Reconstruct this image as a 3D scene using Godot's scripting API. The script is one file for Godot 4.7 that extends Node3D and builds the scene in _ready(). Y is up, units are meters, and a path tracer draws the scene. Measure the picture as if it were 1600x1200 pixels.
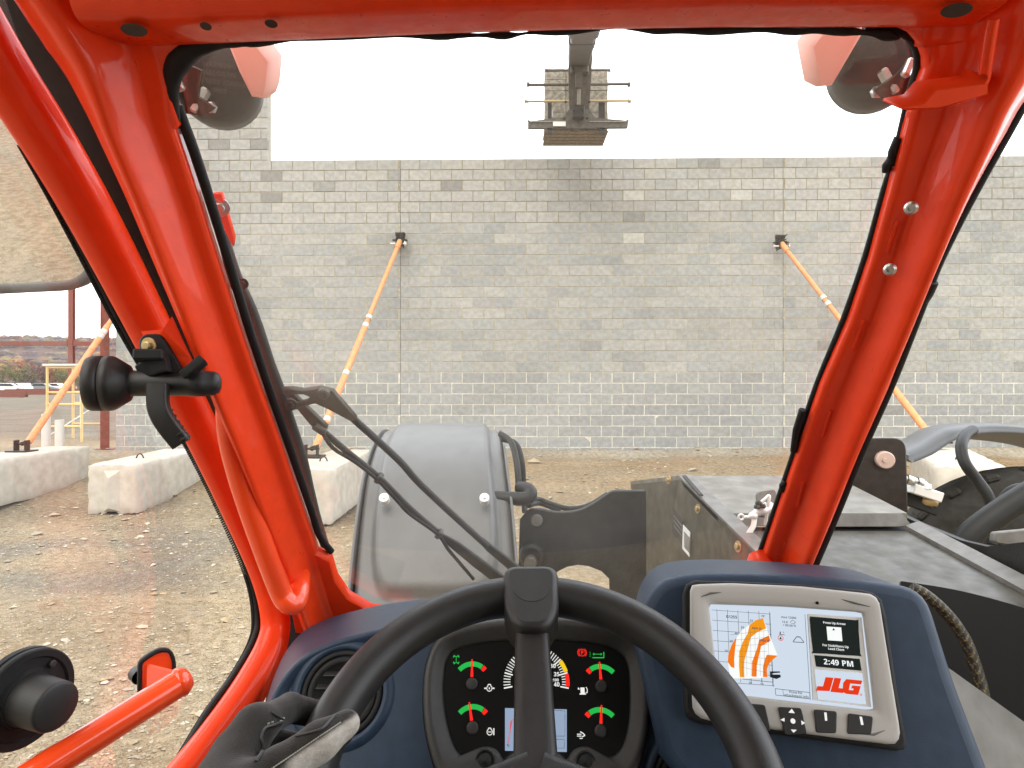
extends Node3D
# A telehandler cab looking out at a braced concrete block wall.
# World: y up, metres, the driver's eye stands 1.6 m above the ground at the origin and looks along -z.

const F := 1000.0            # pixels per unit slope in the 1600 x 1200 photograph
const EYE := Vector3(0, 1.6, 0)
const FLAT := 4294967295
var M := {}
var taken := {}
var rng := RandomNumberGenerator.new()
var hill_noise := FastNoiseLite.new()
var tele: Node3D

func _ready() -> void:
	rng.seed = 20240611
	var cam := Camera3D.new()
	cam.name = "camera"
	cam.position = EYE
	cam.fov = rad_to_deg(2.0 * atan(600.0 / F))
	cam.near = 0.05
	cam.far = 4000.0
	add_child(cam)
	cam.current = true
	var sky_mat := ProceduralSkyMaterial.new()
	sky_mat.sky_top_color = Color(0.93, 0.96, 1.0)
	sky_mat.sky_horizon_color = Color(1.0, 1.0, 1.0)
	sky_mat.sky_curve = 0.3
	sky_mat.ground_horizon_color = Color(0.95, 0.94, 0.92)
	sky_mat.ground_bottom_color = Color(0.55, 0.5, 0.42)
	sky_mat.sun_angle_max = 0.0
	var sky := Sky.new()
	sky.sky_material = sky_mat
	var env := Environment.new()
	env.background_mode = Environment.BG_SKY
	env.sky = sky
	env.background_energy_multiplier = 1.25
	env.tonemap_mode = Environment.TONE_MAPPER_LINEAR
	env.tonemap_exposure = 3.3
	env.sdfgi_enabled = true
	env.ssao_enabled = true
	env.ssil_enabled = true
	env.fog_enabled = true
	env.fog_density = 0.00016
	env.fog_light_color = Color(0.97, 0.97, 1.0)
	var we := WorldEnvironment.new()
	we.name = "world_environment"
	we.environment = env
	add_child(we)
	var sun := DirectionalLight3D.new()
	sun.name = "sun"
	sun.light_energy = 0.36
	sun.light_color = Color(1.0, 0.985, 0.955)
	sun.light_angular_distance = 60.0
	sun.shadow_enabled = true
	sun.look_at_from_position(Vector3(-3, 9, 6), Vector3.ZERO)
	add_child(sun)

	materials()
	build_ground()
	build_hills()
	build_wall()
	build_steel()
	build_blocks_and_braces()
	build_far_things()
	build_telehandler()
	build_load()
	build_person()

# ------------------------------------------------------------------ helpers
func at(px: float, py: float, d: float) -> Vector3:
	return EYE + Vector3((px - 800.0) * d / F, -(py - 600.0) * d / F, -d)

func ats(a: Array) -> Array:                      # [px, py, d, px, py, d ...]
	var o := []
	for i in range(0, a.size(), 3):
		o.append(at(a[i], a[i + 1], a[i + 2]))
	return o

func frame(o: Vector3, n: Vector3, up := Vector3.UP) -> Transform3D:
	var z := n.normalized()
	var x := up.cross(z).normalized()
	return Transform3D(Basis(x, z.cross(x), z), o)

func onp(xf: Transform3D, px: float, py: float) -> Vector2:
	var dir := Vector3((px - 800.0) / F, -(py - 600.0) / F, -1)
	var n := xf.basis.z
	var t := (xf.origin - EYE).dot(n) / dir.dot(n)
	var q := xf.affine_inverse() * (EYE + dir * t)
	return Vector2(q.x, q.y)

func onw(xf: Transform3D, px: float, py: float, off := 0.0) -> Vector3:
	var up := Transform3D(xf.basis, xf.origin + xf.basis.z * off)
	var q := onp(up, px, py)
	return up * Vector3(q.x, q.y, 0.0)

func pp(xf: Transform3D, a: Array) -> PackedVector2Array:
	var o := PackedVector2Array()
	for i in range(0, a.size(), 2):
		o.append(onp(xf, a[i], a[i + 1]))
	return o

func rpoly(p: PackedVector2Array, r: float, n := 5) -> PackedVector2Array:
	var o := PackedVector2Array()
	var c := p.size()
	for i in c:
		var a := p[(i + c - 1) % c]
		var b := p[i]
		var e := p[(i + 1) % c]
		var r0 := minf(r, minf(b.distance_to(a), b.distance_to(e)) * 0.48)
		var s := b + (a - b).normalized() * r0
		var t := b + (e - b).normalized() * r0
		for k in n + 1:
			var f := float(k) / n
			o.append(s.lerp(b, f).lerp(b.lerp(t, f), f))
	return o

func rrect(w: float, h: float, r: float, n := 5) -> PackedVector2Array:
	return rpoly(PackedVector2Array([Vector2(-w / 2, -h / 2), Vector2(w / 2, -h / 2), Vector2(w / 2, h / 2), Vector2(-w / 2, h / 2)]), r, n)

func circle2(c: Vector2, r: float, n := 24) -> PackedVector2Array:
	var o := PackedVector2Array()
	for i in n:
		o.append(c + Vector2(cos(TAU * i / n), sin(TAU * i / n)) * r)
	return o

func radial(p: PackedVector2Array, c: Vector2, n: int) -> PackedVector2Array:
	var o := PackedVector2Array()
	for i in n:
		var dir := Vector2(cos(TAU * i / n), sin(TAU * i / n))
		var best := 0.0
		for k in p.size():
			var h = Geometry2D.segment_intersects_segment(c, c + dir * 9.0, p[k], p[(k + 1) % p.size()])
			if h != null:
				best = maxf(best, c.distance_to(h))
		o.append(c + dir * best)
	return o

func inset(p: PackedVector2Array, by: float) -> PackedVector2Array:
	if is_zero_approx(by):
		return p
	var area := 0.0
	var c := p.size()
	for i in c:
		area += p[i].cross(p[(i + 1) % c])
	var s := 1.0 if area > 0 else -1.0
	var o := PackedVector2Array()
	for i in c:
		var e0 := (p[i] - p[(i + c - 1) % c]).normalized()
		var e1 := (p[(i + 1) % c] - p[i]).normalized()
		var n := (Vector2(-e0.y, e0.x) + Vector2(-e1.y, e1.x))
		n = n.normalized() if n.length() > 1e-6 else Vector2(-e1.y, e1.x)
		o.append(p[i] + n * by * s)
	return o

func new_st() -> SurfaceTool:
	var st := SurfaceTool.new()
	st.begin(Mesh.PRIMITIVE_TRIANGLES)
	st.set_smooth_group(FLAT)
	return st

func tri(st: SurfaceTool, a: Vector3, b: Vector3, c: Vector3) -> void:
	st.add_vertex(a)
	st.add_vertex(b)
	st.add_vertex(c)

func quad(st: SurfaceTool, a: Vector3, b: Vector3, c: Vector3, d: Vector3) -> void:
	tri(st, a, b, c)
	tri(st, a, c, d)

func facec(st: SurfaceTool, pts: Array, centre: Vector3) -> void:    # a convex face turned away from the centre
	var n: Vector3 = (pts[2] - pts[0]).cross(pts[1] - pts[0])
	var m: Vector3 = (pts[0] + pts[1] + pts[2]) / 3.0
	var q := pts.duplicate()
	if n.dot(m - centre) < 0:
		q.reverse()
	for i in range(1, q.size() - 1):
		tri(st, q[0], q[i], q[i + 1])

func cbox(st: SurfaceTool, xf: Transform3D, size: Vector3, ch := 0.0) -> void:
	st.set_smooth_group(FLAT)
	var h := size / 2
	var c := minf(ch, minf(h.x, minf(h.y, h.z)) * 0.9)
	if c <= 0.0:
		for ax in 3:
			for s in [-1.0, 1.0]:
				var f := []
				for k in [[-1, -1], [1, -1], [1, 1], [-1, 1]]:
					var v := Vector3.ZERO
					v[ax] = s * h[ax]
					v[(ax + 1) % 3] = k[0] * h[(ax + 1) % 3]
					v[(ax + 2) % 3] = k[1] * h[(ax + 2) % 3]
					f.append(xf * v)
				facec(st, f, xf.origin)
		return
	var P := func(sx: float, sy: float, sz: float, ax: int) -> Vector3:
		var v := Vector3(sx * (h.x - c), sy * (h.y - c), sz * (h.z - c))
		v[ax] = [sx, sy, sz][ax] * h[ax]
		return xf * v
	for ax in 3:
		for s in [-1.0, 1.0]:
			var f := []
			for k in [[-1.0, -1.0], [1.0, -1.0], [1.0, 1.0], [-1.0, 1.0]]:
				var q := Vector3.ZERO
				q[ax] = s
				q[(ax + 1) % 3] = k[0]
				q[(ax + 2) % 3] = k[1]
				f.append(P.call(q.x, q.y, q.z, ax))
			facec(st, f, xf.origin)
		var b := (ax + 1) % 3
		var e := (ax + 2) % 3
		for s in [-1.0, 1.0]:
			for t in [-1.0, 1.0]:
				var q0 := Vector3.ZERO
				q0[b] = s
				q0[e] = t
				var q1 := q0
				q0[ax] = -1.0
				q1[ax] = 1.0
				facec(st, [P.call(q0.x, q0.y, q0.z, b), P.call(q1.x, q1.y, q1.z, b), P.call(q1.x, q1.y, q1.z, e), P.call(q0.x, q0.y, q0.z, e)], xf.origin)
	for sx in [-1.0, 1.0]:
		for sy in [-1.0, 1.0]:
			for sz in [-1.0, 1.0]:
				facec(st, [P.call(sx, sy, sz, 0), P.call(sx, sy, sz, 1), P.call(sx, sy, sz, 2)], xf.origin)

func spl(p: Array, n: int) -> Array:
	var o := []
	for i in p.size() - 1:
		var a: Vector3 = p[maxi(i - 1, 0)]
		var b: Vector3 = p[i]
		var c: Vector3 = p[i + 1]
		var d: Vector3 = p[mini(i + 2, p.size() - 1)]
		for k in n:
			var t := float(k) / n
			o.append(b.cubic_interpolate(c, a, d, t))
	o.append(p[-1])
	return o

func spl2(a: Array, n: int) -> Array:              # flat [x, y, ...] list smoothed, returned flat
	var p := []
	for i in range(0, a.size(), 2):
		p.append(Vector3(a[i], a[i + 1], 0))
	var o := []
	for v in spl(p, n):
		o.append(v.x)
		o.append(v.y)
	return o

func sweep(st: SurfaceTool, path: Array, prof: PackedVector2Array, up: Vector3, sc: Variant = 1.0, closed := true, caps := true) -> void:
	var rings := []
	for i in path.size():
		var t: Vector3 = (path[mini(i + 1, path.size() - 1)] - path[maxi(i - 1, 0)]).normalized()
		var r := t.cross(up).normalized()
		var u := r.cross(t)
		var s := Vector2.ONE
		if sc is Array:
			var e: Variant = (sc as Array)[mini(i, (sc as Array).size() - 1)]
			s = e if e is Vector2 else Vector2.ONE * float(e)
		else:
			s = Vector2.ONE * float(sc)
		var ring := []
		for q in prof:
			ring.append(path[i] + r * q.x * s.x + u * q.y * s.y)
		rings.append(ring)
	skin(st, rings, closed, caps)

func skin(st: SurfaceTool, rings: Array, closed := true, caps := true, group := 0) -> void:
	st.set_smooth_group(group)
	var n: int = rings[0].size()
	for i in rings.size() - 1:
		for k in (n if closed else n - 1):
			var k2 := (k + 1) % n
			quad(st, rings[i][k], rings[i + 1][k], rings[i + 1][k2], rings[i][k2])
	st.set_smooth_group(FLAT)
	if caps and closed:
		for e in [0, rings.size() - 1]:
			var c := Vector3.ZERO
			for v in rings[e]:
				c += v
			c /= n
			for k in n:
				if e == 0:
					tri(st, c, rings[e][k], rings[e][(k + 1) % n])
				else:
					tri(st, c, rings[e][(k + 1) % n], rings[e][k])

func tube(st: SurfaceTool, path: Array, rad: Variant, n := 14, caps := true) -> void:
	var rings := []
	var t0: Vector3 = (path[1] - path[0]).normalized()
	var u := t0.cross(Vector3.UP if absf(t0.y) < 0.9 else Vector3.RIGHT).normalized()
	for i in path.size():
		var t: Vector3 = (path[mini(i + 1, path.size() - 1)] - path[maxi(i - 1, 0)]).normalized()
		u = (u - t * u.dot(t)).normalized()
		var w := t.cross(u)
		var r: float = (rad as Array)[mini(i, (rad as Array).size() - 1)] if rad is Array else float(rad)
		var ring := []
		for k in n:
			var a := TAU * k / n
			ring.append(path[i] + (u * cos(a) + w * sin(a)) * r)
		rings.append(ring)
	skin(st, rings, true, caps)

func lathe(st: SurfaceTool, o: Vector3, axis: Vector3, prof: Array, n := 28) -> void:   # prof: [r, h] pairs; smooth groups split at repeated points
	var z := axis.normalized()
	var x := z.cross(Vector3.UP if absf(z.y) < 0.9 else Vector3.RIGHT).normalized()
	var y := z.cross(x)
	for i in prof.size() - 1:
		st.set_smooth_group(i + 1)
		for k in n:
			var v := []
			for q in [[i, k], [i + 1, k], [i + 1, k + 1], [i, k + 1]]:
				var a: float = TAU * q[1] / n
				v.append(o + z * prof[q[0]][1] + (x * cos(a) + y * sin(a)) * prof[q[0]][0])
			quad(st, v[0], v[3], v[2], v[1])
	st.set_smooth_group(FLAT)

func slathe(st: SurfaceTool, o: Vector3, axis: Vector3, prof: Array, n := 28) -> void:   # one smooth group
	var z := axis.normalized()
	var x := z.cross(Vector3.UP if absf(z.y) < 0.9 else Vector3.RIGHT).normalized()
	var y := z.cross(x)
	var rings := []
	for q in prof:
		var ring := []
		for k in n:
			var a := TAU * k / n
			ring.append(o + z * q[1] + (x * cos(a) - y * sin(a)) * q[0])
		rings.append(ring)
	skin(st, rings, true, false)

# A shape in the plane xf (z towards the viewer), built from rings [inset, z, optional world offset], last ring capped.
func loft(st: SurfaceTool, xf: Transform3D, poly: PackedVector2Array, rings: Array, cap := true) -> void:
	var rr := []
	var lastp := poly
	for g in rings:
		var q := inset(poly, g[0])
		lastp = q
		var ring := []
		for v in q:
			var w := xf * Vector3(v.x, v.y, g[1])
			if g.size() > 2:
				w += g[2]
			ring.append(w)
		rr.append(ring)
	skin(st, rr, true, false, 3)
	if cap:
		var idx := Geometry2D.triangulate_polygon(lastp)
		if idx.is_empty():
			var mid := Vector2.ZERO
			for v in lastp:
				mid += v / lastp.size()
			lastp.append(mid)
			for i in lastp.size() - 1:
				idx.append_array([lastp.size() - 1, i, (i + 1) % (lastp.size() - 1)])
		var z: float = rings[-1][1]
		for i in range(0, idx.size(), 3):
			tri(st, xf * Vector3(lastp[idx[i]].x, lastp[idx[i]].y, z), xf * Vector3(lastp[idx[i + 2]].x, lastp[idx[i + 2]].y, z), xf * Vector3(lastp[idx[i + 1]].x, lastp[idx[i + 1]].y, z))

func sheet(st: SurfaceTool, xf: Transform3D, poly: PackedVector2Array, z: float) -> void:
	var idx := Geometry2D.triangulate_polygon(poly)
	for i in range(0, idx.size(), 3):
		tri(st, xf * Vector3(poly[idx[i]].x, poly[idx[i]].y, z), xf * Vector3(poly[idx[i + 2]].x, poly[idx[i + 2]].y, z), xf * Vector3(poly[idx[i + 1]].x, poly[idx[i + 1]].y, z))

func plate(st: SurfaceTool, xf: Transform3D, poly: PackedVector2Array, z0: float, z1: float, ch := 0.0) -> void:
	loft(st, xf, poly, [[0.0, z0], [0.0, z1 - ch], [ch, z1]] if ch > 0 else [[0.0, z0], [0.0, z1]])
	sheet(st, xf, poly, z0)

func bolt(st: SurfaceTool, o: Vector3, axis: Vector3, r: float, washer := true) -> void:
	if washer:
		lathe(st, o, axis, [[r * 1.75, 0.0], [r * 1.75, r * 0.3], [0.0, r * 0.3]], 18)
	lathe(st, o, axis, [[r, 0.0], [r, r * 0.95], [r * 0.8, r * 1.1], [0.0, r * 1.1]], 6)

func text(parent: Node3D, called: String, s: String, xf: Transform3D, h: float, mat: Material, wide := 1.0, bold := true, font := "Droid Sans") -> MeshInstance3D:
	var tm := TextMesh.new()
	var f := SystemFont.new()
	f.font_names = PackedStringArray([font])
	if bold:
		f.font_weight = 700
	tm.font = f
	tm.text = s
	tm.font_size = 32
	tm.pixel_size = h / 32.0 / 0.72
	tm.depth = 0.0
	tm.curve_step = 1.0
	var o := MeshInstance3D.new()
	o.name = called
	o.mesh = tm
	o.material_override = mat
	o.transform = xf * Transform3D(Basis.from_scale(Vector3(wide, 1, 1)), Vector3.ZERO)
	parent.add_child(o, true)
	return o

func num(called: String) -> String:
	if not taken.has(called):
		taken[called] = 0
		return called
	taken[called] += 1
	return "%s_%03d" % [called, taken[called]]

func commit(st: SurfaceTool, mat: Material) -> ArrayMesh:
	st.generate_normals()
	var m := st.commit()
	m.surface_set_material(0, mat)
	return m

func part(parent: Node3D, called: String, st: SurfaceTool, mat: Material, label := "") -> MeshInstance3D:
	var o := MeshInstance3D.new()
	o.name = called
	o.mesh = commit(st, mat)
	parent.add_child(o, true)
	if label:
		o.set_meta("label", label)
	return o

func group_part(parent: Node3D, called: String, label := "") -> Node3D:
	var o := Node3D.new()
	o.name = called
	parent.add_child(o, true)
	if label:
		o.set_meta("label", label)
	return o

func thing(called: String, label: String, category: String, pos := Vector3.ZERO, turn := 0.0, group := "") -> Node3D:
	var o := Node3D.new()
	o.name = num(called)
	add_child(o)
	o.position = pos
	o.rotation.y = turn
	tag(o, label, category, group)
	return o

func tag(o: Node, label: String, category: String, group := "") -> void:
	o.set_meta("label", label)
	o.set_meta("category", category)
	if group:
		o.set_meta("group", group)

func structure(called: String, mesh: Mesh, label: String, category: String) -> MeshInstance3D:
	var o := MeshInstance3D.new()
	o.name = num(called)
	o.mesh = mesh
	add_child(o)
	tag(o, label, category)
	o.set_meta("kind", "structure")
	return o

func copy(src: Node3D, label: String, pos: Vector3, turn := 0.0) -> Node3D:
	var o: Node3D = src.duplicate()
	o.name = num(String(src.name))
	add_child(o)
	o.position = pos
	o.rotation.y = turn
	o.set_meta("label", label)
	return o

# ------------------------------------------------------------------ materials
func noise_tex(freq: float, seed_: int, lo: Color, hi: Color, size := 512, oct := 4, kind := FastNoiseLite.TYPE_SIMPLEX_SMOOTH, mid = null) -> NoiseTexture2D:
	var n := FastNoiseLite.new()
	n.seed = seed_
	n.noise_type = kind
	n.frequency = freq
	n.fractal_octaves = oct
	var t := NoiseTexture2D.new()
	t.width = size
	t.height = size
	t.seamless = true
	t.noise = n
	var g := Gradient.new()
	g.set_color(0, lo)
	g.set_color(1, hi)
	if mid != null:
		g.add_point(0.5, mid)
	t.color_ramp = g
	return t

func mat(called: String, col: Color, rough: float, metal := 0.0, spec := 0.5) -> StandardMaterial3D:
	var m := StandardMaterial3D.new()
	m.resource_name = called
	m.albedo_color = col
	m.roughness = rough
	m.metallic = metal
	m.metallic_specular = spec
	M[called] = m
	return m

func lin(r: float, g: float, b: float) -> Color:
	return Color(r, g, b).linear_to_srgb()

func tri_tex(m: StandardMaterial3D, t: Texture2D, scale: float, bump: Texture2D = null, cm := 0.0) -> void:
	m.uv1_triplanar = true
	m.uv1_world_triplanar = true
	m.uv1_scale = Vector3.ONE * scale
	if t:
		m.albedo_texture = t
	if bump:
		m.heightmap_enabled = true
		m.heightmap_texture = bump
		m.heightmap_scale = cm

func lit(called: String, col: Color, e: float) -> StandardMaterial3D:
	var m := mat(called, Color(0.02, 0.02, 0.02), 0.6, 0.0, 0.2)
	m.emission_enabled = true
	m.emission = col
	m.emission_energy_multiplier = e
	return m

func materials() -> void:
	var grey := Color(0.82, 0.82, 0.82)
	var mottled := noise_tex(0.012, 3, grey, Color.WHITE, 512, 5)
	var grime := noise_tex(0.02, 5, Color(0.7, 0.68, 0.64), Color.WHITE, 512, 5)
	var grain := noise_tex(0.25, 7, Color.BLACK, Color.WHITE, 512, 2)
	var orange_peel := noise_tex(0.05, 8, Color.BLACK, Color.WHITE, 512, 2)
	var fine := noise_tex(0.1, 9, Color.BLACK, Color.WHITE, 512, 5)
	var dusty := noise_tex(0.016, 15, Color(0.62, 0.6, 0.55), Color.WHITE, 512, 6)
	var scuff := noise_tex(0.02, 21, Color(0.25, 0.25, 0.25), Color(0.5, 0.5, 0.5), 512, 5)

	var m := mat("orange_paint", lin(0.92, 0.056, 0.009), 0.4, 0.0, 0.28)
	tri_tex(m, noise_tex(0.02, 2, Color(0.93, 0.92, 0.91), Color.WHITE, 512, 6), 3.0, orange_peel, 0.014)
	m.roughness_texture = noise_tex(0.03, 22, Color(0.35, 0.35, 0.35), Color(0.9, 0.9, 0.9), 512, 6)
	m.roughness = 0.6
	m.clearcoat_enabled = true
	m.clearcoat = 0.3
	m.clearcoat_roughness = 0.04
	m = mat("orange_gloss", lin(0.93, 0.07, 0.010), 0.35, 0.0, 0.35)
	tri_tex(m, null, 3.0, orange_peel, 0.01)
	m.clearcoat_enabled = true
	m.clearcoat = 0.9
	m.clearcoat_roughness = 0.03
	m = mat("orange_pole", lin(0.88, 0.36, 0.15), 0.5)
	tri_tex(m, noise_tex(0.03, 12, Color(0.8, 0.78, 0.75), Color.WHITE, 256, 4), 2.0)
	m = mat("hood_overexposed", lin(0.9, 0.62, 0.55), 0.4)  # orange hood, its overexposed pink wash painted into the colour
	m.backlight_enabled = true
	m.backlight = Color(0.9, 0.75, 0.7)
	m = mat("dash_blue", lin(0.026, 0.047, 0.083), 0.45, 0.0, 0.38)
	tri_tex(m, mottled, 3.0, grain, 0.02)
	m.uv1_scale = Vector3.ONE * 6.0
	m = mat("dark_plastic", lin(0.022, 0.021, 0.02), 0.5)
	tri_tex(m, mottled, 8.0, grain, 0.02)
	m = mat("wheel_plastic", lin(0.021, 0.0195, 0.018), 0.42, 0.0, 0.45)
	tri_tex(m, mottled, 10.0, grain, 0.025)
	m = mat("bezel_plastic", lin(0.033, 0.031, 0.029), 0.5)
	tri_tex(m, mottled, 10.0, grain, 0.02)
	m = mat("gauge_black", lin(0.008, 0.008, 0.008), 0.35, 0.0, 0.22)
	m = mat("rubber", lin(0.013, 0.013, 0.013), 0.65, 0.0, 0.4)
	tri_tex(m, mottled, 6.0, grain, 0.03)
	m = mat("display_grey", lin(0.44, 0.425, 0.40), 0.5, 0.0, 0.4)
	tri_tex(m, null, 5.0, grain, 0.008)
	m = mat("fender_grey", lin(0.12, 0.122, 0.12), 0.45, 0.0, 0.5)
	tri_tex(m, noise_tex(0.012, 71, Color(0.88, 0.87, 0.86), Color.WHITE, 512, 5), 1.7, grain, 0.02)
	m = mat("machine_black", lin(0.019, 0.019, 0.018), 0.5, 0.0, 0.4)
	tri_tex(m, dusty, 2.0, fine, 0.02)
	m = mat("hood_olive", lin(0.068, 0.061, 0.045), 0.5, 0.0, 0.35)
	tri_tex(m, dusty, 1.6, orange_peel, 0.02)
	m.roughness_texture = scuff
	m.roughness = 1.0
	m = mat("hood_dusty_sheen", lin(0.22, 0.21, 0.18), 0.5)  # dust, plus the sky's sheen painted in as a lighter tone
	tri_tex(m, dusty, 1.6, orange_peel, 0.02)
	m = mat("hood_side", lin(0.10, 0.092, 0.072), 0.45, 0.0, 0.4)
	tri_tex(m, dusty, 2.2, orange_peel, 0.02)
	m = mat("trim_grey", lin(0.17, 0.165, 0.155), 0.5)
	tri_tex(m, grime, 2.0)
	m = mat("plate_brown", lin(0.034, 0.022, 0.018), 0.4)
	tri_tex(m, dusty, 4.0)
	m = mat("roof_liner", lin(0.45, 0.44, 0.42), 0.8)
	m = mat("steel", lin(0.62, 0.61, 0.58), 0.32, 0.9)
	tri_tex(m, mottled, 9.0)
	m = mat("zinc", lin(0.72, 0.71, 0.68), 0.4, 0.35)
	m = mat("brass", lin(0.5, 0.38, 0.2), 0.35, 0.8)
	m = mat("pin_reflection_tint", lin(0.55, 0.4, 0.34), 0.5, 0.3)  # brown reflection of the pillar painted into the pin's colour
	m = mat("decal_white", lin(0.7, 0.7, 0.68), 0.6)
	m = mat("decal_dark", lin(0.05, 0.045, 0.04), 0.6)
	m = mat("boom_grey", lin(0.115, 0.105, 0.09), 0.55)
	tri_tex(m, dusty, 1.2)
	m = mat("boom_light", lin(0.3, 0.28, 0.24), 0.55)
	tri_tex(m, grime, 2.0)
	m = mat("yellow_bar", lin(0.4, 0.32, 0.17), 0.5)
	m = mat("mirror", Color(0.95, 0.95, 0.95), 0.0, 1.0)
	m = mat("glass", Color(0.95, 0.93, 0.9, 0.06), 0.0)
	m.transparency = BaseMaterial3D.TRANSPARENCY_ALPHA
	m = mat("dust", Color(1, 1, 1), 0.9, 0.0, 0.1)
	m.transparency = BaseMaterial3D.TRANSPARENCY_ALPHA
	m.backlight_enabled = true
	m.backlight = Color(1, 0.98, 0.94)
	var film := noise_tex(0.006, 91, Color(0.9, 0.87, 0.82, 0.015), Color(0.9, 0.87, 0.82, 0.07), 1024, 6)
	tri_tex(m, film, 1.1)
	m = mat("rear_trim", lin(0.22, 0.215, 0.21), 0.8)
	m = mat("fender_dark", lin(0.055, 0.056, 0.056), 0.45)
	tri_tex(m, null, 2.0, grain, 0.02)
	m = mat("tyre", lin(0.05, 0.048, 0.045), 0.75, 0.0, 0.3)
	tri_tex(m, dusty, 3.0, fine, 0.1)
	m = mat("glove_dark", lin(0.033, 0.029, 0.022), 0.8, 0.0, 0.3)
	m.vertex_color_use_as_albedo = true
	m.albedo_color = Color.WHITE
	tri_tex(m, noise_tex(0.05, 31, Color(0.78, 0.78, 0.78), Color.WHITE, 256, 4), 12.0, fine, 0.04)
	m.uv1_triplanar = true
	m.rim_enabled = true
	m.rim = 0.3
	m = mat("stitch", lin(0.3, 0.28, 0.24), 0.8)
	m = mat("sleeve", lin(0.05, 0.055, 0.065), 0.9)
	tri_tex(m, mottled, 10.0, grain, 0.05)

	m = mat("concrete", lin(0.58, 0.545, 0.485), 0.9, 0.0, 0.3)
	tri_tex(m, noise_tex(0.012, 41, Color(0.87, 0.86, 0.84), Color.WHITE, 512, 6), 0.8, fine, 0.25)
	m = mat("cmu", Color.WHITE, 0.92, 0.0, 0.25)
	m.vertex_color_use_as_albedo = true
	tri_tex(m, noise_tex(0.014, 43, Color(0.86, 0.86, 0.86), Color.WHITE, 1024, 6), 0.55, fine, 0.25)
	m = mat("mortar", Color.WHITE, 0.95, 0.0, 0.2)
	m.vertex_color_use_as_albedo = true
	tri_tex(m, noise_tex(0.03, 44, Color(0.75, 0.74, 0.7), Color.WHITE, 512, 5), 1.3)
	m = mat("red_steel", lin(0.26, 0.075, 0.05), 0.6)
	tri_tex(m, grime, 0.7)
	m = mat("scaffold_yellow", lin(0.76, 0.52, 0.22), 0.5)
	m = mat("white_paint", lin(0.62, 0.6, 0.56), 0.5)
	m = mat("wood", lin(0.32, 0.25, 0.18), 0.8)
	tri_tex(m, grime, 1.5)
	m = mat("stack_block", lin(0.40, 0.375, 0.33), 0.9)
	tri_tex(m, dusty, 1.4)
	m = mat("bark", lin(0.08, 0.06, 0.045), 0.9)
	m = mat("car_glass", lin(0.02, 0.025, 0.03), 0.1)
	m = mat("car_white", lin(0.75, 0.75, 0.74), 0.3)
	m = mat("car_grey", lin(0.2, 0.21, 0.22), 0.3)
	m = mat("leaves", Color.WHITE, 0.8, 0.0, 0.2)
	m.vertex_color_use_as_albedo = true
	m.backlight_enabled = true
	m.backlight = Color(0.25, 0.2, 0.12)
	m = mat("hill", Color.WHITE, 0.95, 0.0, 0.1)
	m.vertex_color_use_as_albedo = true
	tri_tex(m, noise_tex(0.05, 51, Color(0.6, 0.55, 0.52), Color.WHITE, 512, 5), 0.02)
	m = mat("dirt", Color.WHITE, 0.95, 0.0, 0.2)
	m.vertex_color_use_as_albedo = true
	tri_tex(m, noise_tex(0.02, 61, Color(0.76, 0.74, 0.7), Color.WHITE, 1024, 6), 0.5, noise_tex(0.06, 62, Color.BLACK, Color.WHITE, 1024, 5), 4.0)
	m.detail_enabled = true
	m.detail_blend_mode = BaseMaterial3D.BLEND_MODE_MUL
	m.detail_albedo = noise_tex(0.01, 63, Color(0.85, 0.82, 0.78), Color(1, 1, 1), 512, 4)
	m.detail_uv_layer = BaseMaterial3D.DETAIL_UV_2
	m.uv2_triplanar = true
	m.uv2_world_triplanar = true
	m.uv2_scale = Vector3.ONE * 0.09
	m = mat("stone", Color.WHITE, 0.9, 0.0, 0.3)
	m.vertex_color_use_as_albedo = true

	lit("screen_bg", Color(0.86, 0.91, 0.97), 0.27)
	lit("screen_white", Color(0.97, 0.98, 0.97), 0.310)
	lit("screen_dark", Color(0.10, 0.13, 0.12), 0.310)
	lit("screen_orange", Color(0.95, 0.48, 0.06), 0.310)
	lit("screen_red", Color(0.9, 0.22, 0.06), 0.310)
	lit("screen_line", Color(0.35, 0.37, 0.4), 0.248)
	lit("screen_amber", Color(0.95, 0.6, 0.08), 0.310)
	lit("lamp_green", Color(0.15, 0.72, 0.3), 0.310)
	lit("lamp_red", Color(1.0, 0.16, 0.12), 0.341)
	lit("lamp_white", Color(0.95, 0.95, 0.93), 0.310)
	lit("lamp_yellow", Color(0.95, 0.8, 0.1), 0.310)
	lit("lcd_blue", Color(0.58, 0.65, 0.75), 0.310)

# ------------------------------------------------------------------ the site
func ground_y(x: float, z: float) -> float:
	var d := -z
	var y := 0.29 * smoothstep(7.6, 11.4, d)
	y += 0.05 * hill_noise.get_noise_2d(x * 22.0, z * 22.0) * smoothstep(1.0, 4.0, absf(x) + absf(z))
	y += 0.022 * hill_noise.get_noise_2d(x * 130.0, z * 130.0)
	# tyre ruts along the haul strip, and dirt heaped along the wall foot
	var rut := absf(fposmod(d + 0.22 * x + 0.5 * hill_noise.get_noise_2d(x * 12.0, 9.0), 1.7) - 0.85)
	y -= 0.035 * exp(-pow(rut / 0.2, 2)) * smoothstep(3.0, 4.0, d) * (1.0 - smoothstep(9.0, 11.0, d))
	y += (0.09 + 0.16 * maxf(0.0, hill_noise.get_noise_2d(x * 55.0, 31.0))) * exp(-pow((d - 11.85) / 0.28, 2)) * smoothstep(-7.8, -7.2, x)
	y += 0.05 * maxf(0.0, hill_noise.get_noise_2d(x * 75.0, z * 75.0)) * smoothstep(8.0, 9.5, d) * (1.0 - smoothstep(11.9, 12.1, d))
	return y

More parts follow.
